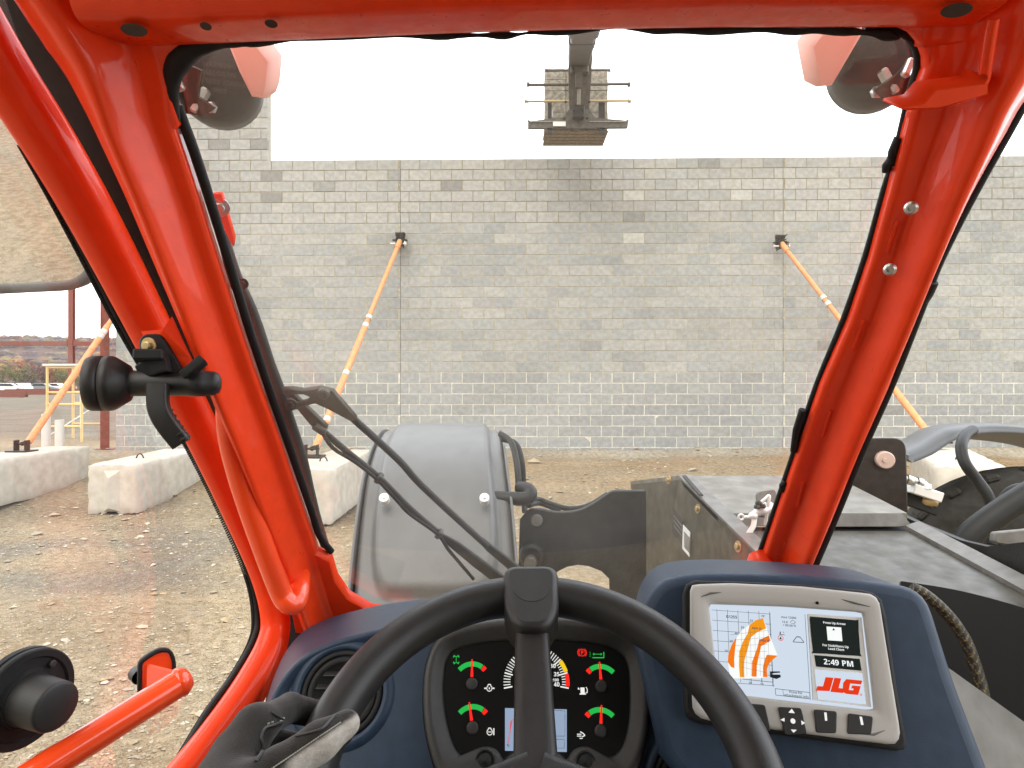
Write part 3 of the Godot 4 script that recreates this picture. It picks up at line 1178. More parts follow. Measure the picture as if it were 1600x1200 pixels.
func tree(label: String, pos: Vector3, h: float, tone: Color) -> void:
	var t := thing("autumn_tree", label, "tree", pos, 0.0, "autumn trees beyond the yard")
	var st := new_st()
	tube(st, [Vector3.ZERO, Vector3(0.1, h * 0.35, 0), Vector3(-0.1, h * 0.75, 0.1)], [h * 0.03, h * 0.022, h * 0.008], 7)
	var tips := []
	for k in 9:
		var a := TAU * k / 9 + rng.randf()
		var y0 := h * rng.randf_range(0.18, 0.5)
		var tip := Vector3(cos(a) * h * rng.randf_range(0.25, 0.45), y0 + h * rng.randf_range(0.12, 0.4), sin(a) * h * 0.35)
		tube(st, [Vector3(0, y0, 0), tip], [h * 0.012, h * 0.004], 5)
		tips.append(tip)
	part(t, "trunk", st, M.bark)
	st = new_st()
	for k in 900:
		var c: Vector3 = tips[rng.randi() % 9] if k % 4 else Vector3(0, h * rng.randf_range(0.3, 0.85), 0)
		var dir := Vector3(rng.randfn(), rng.randfn() * 0.75, rng.randfn()) * h * 0.105
		var p := c + dir
		if p.y < h * 0.06:
			continue
		var s := rng.randf_range(0.1, 0.24)
		var b := Basis.from_euler(Vector3(rng.randf() * TAU, rng.randf() * TAU, 0))
		var col := tone * rng.randf_range(0.65, 1.45)
		col.a = 1
		st.set_color(col)
		quad(st, p + b * Vector3(-s, 0, 0), p + b * Vector3(0, -s * 0.7, 0), p + b * Vector3(s, 0, 0), p + b * Vector3(0, s * 0.8, 0.05))
	part(t, "crown", st, M.leaves)

# ------------------------------------------------------------------ the machine we sit in
var WX: Transform3D          # windshield plane, z towards the driver
var DX: Transform3D          # dashboard face
var SX: Transform3D          # display unit face

func wp(a: Array, z: float) -> PackedVector2Array:
	return pp(Transform3D(WX.basis, WX.origin + WX.basis.z * z), a)

func wpts(a: Array, off := 0.0) -> Array:
	var o := []
	for i in range(0, a.size(), 2):
		o.append(onw(WX, a[i], a[i + 1], off))
	return o

func build_telehandler() -> void:
	WX = frame(at(800, 600, 0.8289), Vector3(0, -0.6935, 1), Vector3.UP)
	DX = frame(at(800, 1090, 1.0267 / (1 + 0.585 * 0.49)), Vector3(0, 0.585, 1), Vector3.UP)
	var tl := at(1080, 915, 0.76)
	var tr := at(1375, 935, 0.72)
	var bl := at(1085, 1130, 0.70)
	var nn := (tr - tl).cross(tl - bl).normalized()
	SX = frame((tr + bl) / 2.0, nn if nn.z > 0 else -nn, tl - bl)
	tele = thing("telehandler", "orange and grey telehandler seen from its driver's seat, boom raised over the wall", "telehandler")
	cab_frame()
	cab_shell()
	glazing()
	work_lights()
	wiper()
	door_fittings()
	side_mirror()
	outer_body()
	boom()
	dashboard()
	cluster()
	display()
	steering_wheel()

func cab_frame() -> void:
	var f := group_part(tele, "cab_frame", "glossy orange welded tube frame of the cab")
	var N := WX.basis.z
	# header tube over the windshield
	var st := new_st()
	var path := spl([onw(WX, 150, 0, 0.018), onw(WX, 260, -3, 0.018), onw(WX, 500, -14, 0.018), onw(WX, 800, -26, 0.018), onw(WX, 1100, -32, 0.018), onw(WX, 1400, -33, 0.018), onw(WX, 1545, -33, 0.018)], 6)
	var prof := rrect(0.062, 0.075, 0.022, 6)
	for i in prof.size():
		prof[i] = prof[i].rotated(0.5)
	sweep(st, path, prof, N)
	part(f, "header_beam", st, M.orange_paint)
	# left windshield pillar
	st = new_st()
	var lp := [[-40, 60], [25, 140], [72, 230], [105, 290], [150, 340], [200, 405], [247, 462], [300, 520], [340, 560]]
	lp = []
	var edges := [[-90, -48.0, 130.0], [-40, -14.0, 170.0], [0, 12.0, 205.0], [50, 46.0, 240.0], [100, 82.0, 258.0], [150, 111.0, 268.0], [200, 138.0, 276.0], [300, 186.0, 309.0], [400, 230.0, 340.0], [500, 274.0, 372.0], [600, 318.0, 405.0], [700, 361.0, 441.0], [800, 402.0, 474.0], [880, 438.0, 500.0], [960, 468.0, 522.0], [1040, 500.0, 552.0], [1120, 530.0, 585.0]]
	var pts := []
	var sc := []
	for e in edges:
		var a := onw(WX, e[1], e[0], 0.036) - N * 0.036
		var b := onw(WX, e[2] - 6.0, e[0], 0.01) - N * 0.01
		pts.append((a + b) / 2)
		sc.append(Vector2(a.distance_to(b), 0.086))
	# profile across the pillar: x 0.5 is the glass side, y towards the driver
	var pr := PackedVector2Array([Vector2(-0.5, -0.12), Vector2(-0.5, 0.1), Vector2(-0.47, 0.28), Vector2(-0.42, 0.42), Vector2(-0.3, 0.54), Vector2(-0.1, 0.69), Vector2(-0.06, 0.71), Vector2(-0.02, 0.715), Vector2(0.02, 0.70), Vector2(0.055, 0.66), Vector2(0.1, 0.55), Vector2(0.17, 0.36), Vector2(0.21, 0.25), Vector2(0.24, 0.21), Vector2(0.28, 0.19), Vector2(0.33, 0.17), Vector2(0.44, 0.14), Vector2(0.5, 0.1), Vector2(0.5, -0.05)])
	for i in pr.size():
		pr[i].x = -pr[i].x
	sweep(st, spl(pts, 4), pr, N, lerp_list(sc, 4))
	part(f, "windshield_pillar", st, M.orange_paint)
	# right windshield pillar
	st = new_st()
	edges = [[-110, 1440.0, 1800.0], [-40, 1436.0, 1745.0], [30, 1434.0, 1690.0], [60, 1440.0, 1668.0], [100, 1440.0, 1634.0], [150, 1424.0, 1598.0], [200, 1411.0, 1570.0], [300, 1385.0, 1513.0], [400, 1358.0, 1464.0], [500, 1324.0, 1423.0], [600, 1281.0, 1386.0], [700, 1247.0, 1341.0], [800, 1213.0, 1301.0], [890, 1183.0, 1263.0], [960, 1160.0, 1240.0]]
	pts = []
	sc = []
	for e in edges:
		var a := onw(WX, e[1], e[0], 0.0)
		var b := onw(WX, e[2], e[0], 0.0)
		pts.append((a + b) / 2)
		sc.append(Vector2(a.distance_to(b), 0.096))
	pr = PackedVector2Array([Vector2(0.5, -0.3), Vector2(0.5, 0.0), Vector2(0.485, 0.06), Vector2(0.45, 0.12), Vector2(0.25, 0.36), Vector2(0.08, 0.56), Vector2(0.04, 0.59), Vector2(0.0, 0.605), Vector2(-0.04, 0.60), Vector2(-0.075, 0.575), Vector2(-0.105, 0.53), Vector2(-0.13, 0.46), Vector2(-0.17, 0.3), Vector2(-0.195, 0.2), Vector2(-0.22, 0.16), Vector2(-0.25, 0.145), Vector2(-0.3, 0.14), Vector2(-0.43, 0.135), Vector2(-0.485, 0.12), Vector2(-0.5, 0.06), Vector2(-0.5, -0.1)])
	for i in pr.size():
		pr[i].x = -pr[i].x
	sweep(st, spl(pts, 4), pr, N, lerp_list(sc, 4))
	part(f, "windshield_pillar", st, M.orange_paint)
	# rounded corner plates of the window opening
	for c in [[[150, 30, 420, 22, 420, 50, 340, 62, 304, 70, 284, 88, 273, 112, 270, 142, 284, 194, 250, 230, 190, 200]], [[1330, 5, 1600, 20, 1600, 130, 1500, 250, 1402, 240, 1424, 150, 1440, 112, 1440, 88, 1432, 66, 1418, 50, 1396, 40, 1330, 37]]]:
		st = new_st()
		var poly := pp(WX, c[0])
		plate(st, WX, poly, -0.008, 0.0095, 0.002)
		part(f, "corner_gusset", st, M.orange_paint)
	# lower left foot plate with the notched tab
	st = new_st()
	plate(st, WX, pp(WX, [430, 800, 470, 838, 496, 857, 518, 869, 527, 900, 546, 927, 580, 947, 640, 957, 640, 1010, 470, 1010]), -0.006, 0.012, 0.002)
	part(f, "foot_plate", st, M.orange_paint)
	st = new_st()
	plate(st, WX, pp(WX, [1164, 888, 1172, 868, 1194, 859, 1215, 880, 1215, 930, 1160, 930]), -0.004, 0.03, 0.002)
	part(f, "foot_plate", st, M.orange_paint)
	# door post: one bent tube, raked forward then swept back to the sill
	st = new_st()
	var dp := spl(ats([-122, -100, 0.53, -2, 100, 0.6, 63, 200, 0.645, 123, 300, 0.695, 177, 400, 0.75, 228, 500, 0.805, 278, 600, 0.86, 327, 700, 0.92, 373, 800, 0.985, 414, 895, 1.04, 430, 962, 1.05, 424, 1010, 1.03, 395, 1070, 0.98, 350, 1136, 0.92, 297, 1207, 0.86, 225, 1290, 0.80]), 5)
	var w := []
	for i in dp.size():
		w.append(lerpf(0.86, 0.76, smoothstep(20.0, 42.0, float(i))) if i < 50 else lerpf(0.76, 0.92, smoothstep(50.0, 60.0, float(i))))
	var dpr := rpoly(PackedVector2Array([Vector2(-0.03, -0.022), Vector2(-0.03, 0.006), Vector2(-0.014, 0.026), Vector2(0.014, 0.026), Vector2(0.03, 0.012), Vector2(0.03, -0.022)]), 0.009, 4)
	sweep(st, dp, dpr, Vector3(0.35, 0.2, 1.0).normalized(), w)
	part(f, "door_post", st, M.orange_paint)
	# infill web between the two pillars, dark gap
	st = new_st()
	var gap := spl(ats([-80, -90, 0.62, 20, 30, 0.655, 85, 120, 0.685, 140, 210, 0.715, 192, 300, 0.75, 245, 400, 0.80, 290, 500, 0.86, 335, 600, 0.92, 375, 700, 0.98, 412, 800, 1.04, 452, 900, 1.10, 470, 1000, 1.14]), 3)
	sweep(st, gap, rrect(0.075, 0.012, 0.004, 2), N)
	part(f, "pillar_web", st, M.rubber)
	# weld beads
	st = new_st()
	for bead in [[205, 76, 222, 120, 0.062], [216, 150, 262, 262, 0.035], [275, 300, 300, 380, 0.035], [316, 420, 326, 450, 0.034], [396, 690, 408, 722, 0.034]]:
		var q := []
		for k in 14:
			q.append(onw(WX, lerpf(bead[0], bead[2], k / 13.0) + rng.randf_range(-1, 1), lerpf(bead[1], bead[3], k / 13.0), 0.0148 + rng.randf_range(0.0, 0.0012)))
		st = new_st()
		tube(st, q, 0.0016, 7)
		part(f, "weld_bead", st, M.orange_paint)
	for bead in [[1402, 345, 1385, 395], [1350, 500, 1332, 545], [1298, 640, 1285, 680], [1255, 752, 1246, 790], [1228, 845, 1222, 872]]:
		var q := []
		for k in 10:
			q.append(onw(WX, lerpf(bead[0], bead[2], k / 9.0), lerpf(bead[1], bead[3], k / 9.0), 0.0125 + rng.randf_range(0.0, 0.001)))
		st = new_st()
		tube(st, q, 0.003, 7)
		part(f, "weld_bead", st, M.orange_paint)
	# holes and plugs in the header
	st = new_st()
	for hsp in [[210, 46, 19, 5.5], [322, 40, 8, 3.5], [424, 36, 9, 3.5], [1494, 15, 22, 6]]:
		var q := onw(WX, hsp[0], hsp[1], 0.0545)
		var e := Transform3D(Basis(Vector3(1, 0, 0), Vector3(0, 0.35, 0.9).normalized(), Vector3(0, -0.75, 0.4).normalized()), q)
		var ell := PackedVector2Array()
		for k in 20:
			ell.append(Vector2(cos(TAU * k / 20) * hsp[2], sin(TAU * k / 20) * hsp[3] * 2.0) * 0.0006)
		st = new_st()
		sheet(st, e, ell, 0.001)
		part(f, "drain_plug", st, M.plate_brown)
	# clip welded to the right pillar
	st = new_st()
	plate(st, WX, wp([1545, 118, 1537, 129, 1462, 139, 1444, 160, 1412, 166, 1409, 171, 1418, 173, 1468, 171, 1545, 148], 0.062), 0.025, 0.062, 0.002)
	part(f, "clip_plate", st, M.orange_paint)
	st = new_st()
	tube(st, spl(wpts([1552, 30, 1546, 66, 1541, 100, 1536, 128, 1520, 136], 0.05), 4), 0.005, 8)
	part(f, "clip_stay", st, M.orange_paint)
	# button head screws on the right pillar
	for b in [[1424, 325], [1391, 421]]:
		st = new_st()
		var o := onw(WX, b[0], b[1], 0.034)
		lathe(st, o, Vector3(-0.6, -0.3, 0.7), [[0.0068, 0.0], [0.0068, 0.002], [0.0046, 0.0045], [0.0046, 0.0045], [0.0026, 0.0046], [0.0026, 0.0046], [0.0024, 0.002], [0.0, 0.002]], 18)
		part(f, "button_screw", st, M.steel)
	st = new_st()
	prism(st, ats([440, 950, 1.13, 600, 950, 1.16, 560, 1300, 1.02, 380, 1300, 0.97]), Vector3(0, 0, -0.01))
	part(tele, "kick_panel", st, M.rubber)
	# grab handle
	st = new_st()
	var gh := spl(ats([378, 588, 0.87, 365, 603, 0.835, 357, 632, 0.82, 359, 680, 0.83, 373, 740, 0.855, 392, 800, 0.88, 414, 862, 0.905, 437, 922, 0.93, 449, 941, 0.933, 461, 943, 0.94, 467, 926, 0.96, 470, 900, 1.0]), 5)
	tube(st, gh, 0.0152, 18)
	part(tele, "grab_handle", st, M.orange_gloss)

func cab_shell() -> void:
	var f := group_part(tele, "cab_shell", "unseen roof and rear of the cab, with side panels added for shade")
	var st := new_st()
	cbox(st, Transform3D(Basis(), EYE + Vector3(0.04, 0.43, 0.12)), Vector3(1.0, 0.04, 1.36), 0.012)
	part(f, "roof_panel", st, M.roof_liner)
	st = new_st()
	cbox(st, Transform3D(Basis(), EYE + Vector3(0.04, -0.45, 0.82)), Vector3(1.0, 1.1, 0.04), 0.01)
	part(f, "rear_panel", st, M.rear_trim)
	st = new_st()
	cbox(st, Transform3D(Basis(), EYE + Vector3(0.56, -0.46, 0.38)), Vector3(0.04, 1.1, 0.84), 0.01)  # unseen right side panel, added to keep the pillar's outer face dark
	part(f, "rear_panel", st, M.rear_trim)
	st = new_st()
	for x in [-0.5, 0.58]:  # unseen solid quarters, added to darken the frame faces turned backwards
		st = new_st()
		cbox(st, Transform3D(Basis(), EYE + Vector3(x, -0.28, 0.5)), Vector3(0.03, 1.4, 0.66), 0.008)
		part(f, "added_quarter_panel", st, M.rear_trim)
	for x in [-0.44, 0.52]:
		st = new_st()
		cbox(st, Transform3D(Basis(), EYE + Vector3(x, 0.15, 0.8)), Vector3(0.12, 0.54, 0.09), 0.015)
		part(f, "rear_post", st, M.orange_paint)
	st = new_st()
	cbox(st, Transform3D(Basis(), EYE + Vector3(0.04, -1.02, 0.0)), Vector3(1.0, 0.05, 1.7), 0.01)
	part(f, "floor_pan", st, M.rubber)
	st = new_st()
	cbox(st, Transform3D(Basis(Vector3.RIGHT, -0.12), EYE + Vector3(0.03, -0.35, 0.62)), Vector3(0.48, 0.75, 0.12), 0.04)
	part(f, "seat_back", st, M.rubber)
	st = new_st()
	cbox(st, Transform3D(Basis(), EYE + Vector3(0.03, -0.72, 0.38)), Vector3(0.48, 0.12, 0.48), 0.04)
	part(f, "seat_cushion", st, M.rubber)

func lerp_list(a: Array, n: int) -> Array:
	var o := []
	for i in a.size() - 1:
		for k in n:
			o.append(a[i].lerp(a[i + 1], float(k) / n))
	o.append(a[-1])
	return o

func prism(st: SurfaceTool, pts: Array, ext: Vector3) -> void:      # a planar polygon of points pushed along ext
	var n := pts.size()
	var nor := Vector3.ZERO
	for i in n:
		nor += (pts[i] - pts[0]).cross(pts[(i + 1) % n] - pts[0])
	var xf := frame(pts[0], nor, Vector3.UP if absf(nor.normalized().y) < 0.95 else Vector3.BACK)
	var inv := xf.affine_inverse()
	var p2 := PackedVector2Array()
	for p in pts:
		var q: Vector3 = inv * p
		p2.append(Vector2(q.x, q.y))
	var idx := Geometry2D.triangulate_polygon(p2)
	st.set_smooth_group(FLAT)
	for i in range(0, idx.size(), 3):
		tri(st, pts[idx[i]], pts[idx[i + 2]], pts[idx[i + 1]])
		tri(st, pts[idx[i]] + ext, pts[idx[i + 1]] + ext, pts[idx[i + 2]] + ext)
	for i in n:
		var j := (i + 1) % n
		quad(st, pts[i], pts[j], pts[j] + ext, pts[i] + ext)

const OPENING := [620, 957, 580, 947, 546, 927, 527, 900, 518, 869, 496, 857, 474, 800, 441, 700, 405, 600, 372, 500, 342, 400, 312, 300, 294, 230, 281, 185, 271, 140, 273, 112, 284, 88, 304, 70, 340, 61, 480, 53, 800, 44, 1100, 39, 1390, 37, 1416, 49, 1432, 66, 1440, 90, 1438, 112, 1424, 150, 1402, 240, 1384, 300, 1356, 400, 1322, 500, 1280, 600, 1246, 700, 1212, 800, 1183, 888]

func glazing() -> void:
	var st := new_st()
	var poly := pp(WX, OPENING)
	poly.append(onp(WX, 1180, 1000))
	poly.append(onp(WX, 640, 1000))
	sheet(st, WX, poly, -0.02)
	var pane := part(tele, "windshield", st, M.glass)
	st = new_st()
	sheet(st, WX, poly, -0.0225)
	part(pane, "dust_film", st, M.dust)
	var seal := group_part(tele, "windshield_seal", "black rubber seal coming loose along the windshield top")
	st = new_st()
	tube(st, spl(wpts([518, 862, 500, 838, 487, 800, 453, 700, 418, 600, 385, 500, 355, 400, 324, 300, 301, 230, 286, 190, 277, 165], -0.004), 4), 0.0055, 8)
	part(seal, "left_strip", st, M.rubber)
	st = new_st()
	tube(st, spl(wpts([276, 190, 268, 150, 269, 116, 281, 92, 303, 75, 338, 67, 400, 66], 0.002), 5), [0.004, 0.0045, 0.005, 0.006, 0.0065, 0.007, 0.0075, 0.008, 0.0085, 0.009, 0.0095, 0.01, 0.0105, 0.011, 0.0115, 0.0115, 0.011, 0.011, 0.0105, 0.01, 0.0095, 0.009, 0.0085, 0.008, 0.007, 0.006, 0.005, 0.005, 0.004, 0.004, 0.004], 8)
	part(seal, "corner_strip", st, M.rubber)
	st = new_st()
	var drape := spl(wpts([380, 68, 436, 61, 500, 57, 620, 53, 700, 55, 760, 55, 800, 55, 850, 48, 930, 43, 1010, 43, 1050, 48, 1110, 47, 1200, 45, 1245, 49, 1290, 46, 1350, 51, 1380, 54, 1405, 60], 0.0), 4)
	var rr := []
	for i in drape.size():
		rr.append(0.0026 + 0.0018 * absf(sin(i * 0.37)) + 0.0012 * sin(i * 0.9) - 0.0016 * exp(-pow((i - 22.0) / 4.0, 2)))
	tube(st, drape, rr, 7)
	part(seal, "top_strip", st, M.rubber)
	st = new_st()
	tube(st, spl(wpts([1350, 42, 1400, 48, 1424, 62, 1434, 84, 1432, 112, 1422, 146, 1400, 240, 1381, 300, 1353, 400, 1318, 500, 1277, 600, 1243, 700, 1209, 800, 1180, 884], -0.006), 4), 0.004, 7)
	for k in [[1404, 215, 1392, 258], [1392, 250, 1385, 268], [1254, 640, 1240, 705], [1228, 752, 1223, 766]]:
		tube(st, wpts([k[0], k[1], (k[0] + k[2]) / 2 - 3, (k[1] + k[3]) / 2, k[2], k[3]], -0.002), 0.0046, 7)
	part(seal, "right_strip", st, M.rubber)
	# right side window seal running down the outer face of the right pillar
	st = new_st()
	var rs := spl(wpts([1640, 92, 1604, 150, 1574, 204, 1518, 305, 1469, 402, 1448, 455, 1430, 502, 1391, 602, 1347, 702, 1307, 802, 1270, 890], -0.004), 4)
	tube(st, rs, 0.0062, 8)
	tube(st, wpts([1455, 440, 1447, 458, 1439, 470], 0.0), 0.008, 8)
	part(tele, "side_window_seal", st, M.rubber)
	# door opening seal with its toothed lip, and the door glass outside it
	st = new_st()
	var ds := spl(ats([-40, 70, 0.575, 30, 200, 0.63, 85, 300, 0.68, 137, 400, 0.74, 188, 500, 0.795, 245, 600, 0.855, 301, 700, 0.915, 350, 800, 0.98, 391, 900, 1.04, 402, 962, 1.05, 396, 1000, 1.03, 365, 1056, 0.985, 325, 1112, 0.925, 272, 1200, 0.86, 232, 1260, 0.8]), 16)
	tube(st, ds, 0.0052, 8)
	part(tele, "door_seal", st, M.rubber)
	st = new_st()
	for i in range(20, ds.size() - 2):
		for k in 2:
			var p: Vector3 = ds[i].lerp(ds[i + 1], k * 0.5)
			cbox(st, Transform3D(Basis(Vector3.BACK, 0.6), p + Vector3(-0.0062, -0.002, 0.003)), Vector3(0.0042, 0.0026, 0.003))
	var lip := part(tele, "seal_lip", st, M.rubber)
	lip.set_meta("kind", "stuff")
	st = new_st()
	var dg := []
	for q in [[-0.62, 2.0], [-1.05, 1.25], [-1.0, 1.08], [-0.8, 0.75], [0.1, 0.75], [0.1, 2.0]]:
		dg.append(Vector3(-0.5, q[1], q[0]))
	for i in range(1, dg.size() - 1):
		tri(st, dg[0], dg[i], dg[i + 1])
	part(tele, "door_glass", st, M.glass)

func work_lights() -> void:
	for s in [0, 1]:
		var l := group_part(tele, "work_light", ["left work light, its black back lettered and its pale hood towards the middle", "right work light with a black back and pale hood"][s])
		var c: Vector3 = [onw(WX, 336, 121, -0.12), onw(WX, 1376, 93, -0.12)][s]
		var ax := Vector3([0.28, -0.28][s], -0.18, 1).normalized()
		var sg: float = [1.0, -1.0][s]
		var st := new_st()
		slathe(st, c, ax, [[0.0, 0.02], [0.03, 0.02], [0.043, 0.015], [0.049, 0.004], [0.05, -0.02], [0.048, -0.05], [0.043, -0.05]], 30)
		part(l, "lamp_back", st, M.machine_black)
		st = new_st()
		var fr := frame(c, ax)
		# hood: a folded sheet standing off the lamp towards the middle of the windshield
		var hp: Array = [[352, 62, 398, 62, 424, 96, 420, 138, 414, 155, 392, 152, 372, 112], [1350, 36, 1348, 56, 1302, 134, 1278, 137, 1266, 74, 1276, 58, 1290, 44]][s]
		plate(st, WX, wp(hp, -0.08), -0.12, -0.08, 0.004)
		part(l, "lamp_hood", st, M.hood_overexposed)
		st = new_st()
		prism(st, wpts([[296, 100, 318, 110, 312, 150, 338, 168, 322, 180, 290, 176], [1440, 108, 1420, 92, 1398, 116, 1364, 140, 1374, 152, 1424, 148]][s], -0.07), WX.basis.z * 0.004)
		part(l, "lamp_bracket", st, M.plate_brown)
		st = new_st()
		var b: Vector3 = onw(WX, [331, 1368][s], [168, 144][s], -0.075)
		bolt(st, b, Vector3(0, -0.4, 1), 0.0065, false)
		cbox(st, Transform3D(Basis(Vector3.BACK, sg * -0.5), onw(WX, [313, 1388][s], [158, 128][s], -0.074)), Vector3(0.008, 0.03, 0.012), 0.002)
		cbox(st, Transform3D(Basis(Vector3.BACK, sg * 0.4), onw(WX, [278, 1419][s], [128, 106][s], -0.06)), Vector3(0.009, 0.02, 0.008), 0.002)
		part(l, "lamp_bolt", st, M.steel)
		if s == 0:
			var txf := Transform3D(frame(c + ax * 0.0205, ax).basis, c + ax * 0.0215)
			for k in 4:
				text(l, "lettering", ["WARNING", "HALOGEN", "DO NOT TOUCH", "HOT"][k], txf * Transform3D(Basis(), Vector3(0.008, 0.008 - 0.009 * k, 0)), 0.0052, M.bezel_plastic)
	# orange mounting strap with its bolt, just outside the left edge of the windshield
	var m := group_part(tele, "mirror_strap")
	var st := new_st()
	plate(st, WX, wp([330, 302, 346, 303, 350, 316, 366, 372, 364, 386, 345, 350], -0.05), -0.056, -0.05, 0.001)
	part(m, "strap", st, M.orange_paint)
	st = new_st()
	bolt(st, onw(WX, 345, 324, -0.05), Vector3(0.2, -0.4, 1), 0.006)
	part(m, "strap_bolt", st, M.steel)

func wiper() -> void:
	var w := group_part(tele, "windshield_wiper", "black two arm windshield wiper parked along the left pillar")
	var Z := -0.06
	var st := new_st()
	var bl := spl(wpts([338, 330, 366, 430, 391, 487, 428, 592, 446, 645, 471, 720, 491, 800, 511, 862], Z), 4)
	sweep(st, bl, rrect(0.017, 0.014, 0.005, 2), WX.basis.z, [0.5, 0.65, 0.8, 0.9, 0.95, 1.0, 1.0, 1.0, 1.05, 1.05, 1.0, 0.95, 1.05, 1.1, 1.1, 1.1, 1.1, 1.1, 1.1, 1.1, 1.1, 1.05, 1.0, 1.0, 0.95, 0.9, 0.85, 0.8, 0.7])
	part(w, "wiper_blade", st, M.machine_black)
	st = new_st()
	bolt(st, onw(WX, 380, 443, Z + 0.012), Vector3(0, -0.3, 1), 0.004)
	part(w, "rivet", st, M.plate_brown)
	st = new_st()
	bolt(st, onw(WX, 455, 632, Z + 0.02), Vector3(0, -0.3, 1), 0.005)
	part(w, "rivet", st, M.plate_brown)
	# forked head
	st = new_st()
	plate(st, WX, wp([440, 609, 455, 608, 474, 611, 500, 607, 520, 612, 557, 655, 548, 659, 512, 640, 492, 631, 470, 637, 462, 641, 456, 634, 480, 627, 484, 621, 474, 617, 445, 617], Z + 0.018), Z + 0.01, Z + 0.018, 0.001)
	lathe(st, onw(WX, 507, 612, Z + 0.016), WX.basis.z, [[0.0085, 0.0], [0.0085, 0.008], [0.006, 0.01], [0.0, 0.01]], 16)
	part(w, "fork_head", st, M.boom_grey)
	st = new_st()
	plate(st, WX, wp([446, 618, 458, 616, 504, 660, 512, 668, 498, 677, 484, 664], Z + 0.007), Z, Z + 0.007, 0.001)
	cbox(st, Transform3D(WX.basis * Basis(Vector3.BACK, -0.8), onw(WX, 500, 668, Z + 0.006)), Vector3(0.02, 0.012, 0.016), 0.002)
	part(w, "link_block", st, M.boom_grey)
	# long drive arm
	st = new_st()
	tube(st, spl(wpts([545, 648, 622, 718, 660, 760, 752, 845, 760, 852], Z + 0.012), 4), 0.0054, 10)
	part(w, "drive_arm", st, M.machine_black)
	st = new_st()
	sweep(st, wpts([751, 843, 766, 857, 795, 880, 830, 912], Z + 0.01), rrect(0.016, 0.008, 0.003, 2), WX.basis.z, [0.7, 0.9, 1.1, 1.2])
	part(w, "arm_socket", st, M.machine_black)
	# second arm with the washer hose clipped on
	st = new_st()
	tube(st, spl(wpts([503, 672, 545, 708, 592, 746, 640, 794, 700, 845], Z + 0.004), 4), 0.005, 10)
	part(w, "guide_arm", st, M.machine_black)
	st = new_st()
	sweep(st, wpts([694, 840, 712, 852, 745, 878, 790, 912], Z + 0.004), rrect(0.018, 0.008, 0.003, 2), WX.basis.z, [0.7, 1.0, 1.2, 1.3])
	part(w, "arm_socket", st, M.machine_black)
	st = new_st()
	tube(st, spl(wpts([503, 674, 520, 700, 555, 722, 590, 750, 622, 784, 640, 803, 684, 835, 700, 858, 722, 884, 740, 905], Z + 0.011), 4), 0.003, 8)
	part(w, "washer_hose", st, M.rubber)
	st = new_st()
	for k in [[592, 747], [686, 834]]:
		st = new_st()
		cbox(st, Transform3D(WX.basis * Basis(Vector3.BACK, -0.75), onw(WX, k[0], k[1], Z + 0.007)), Vector3(0.009, 0.016, 0.014), 0.002)
		part(w, "hose_clip", st, M.bezel_plastic)

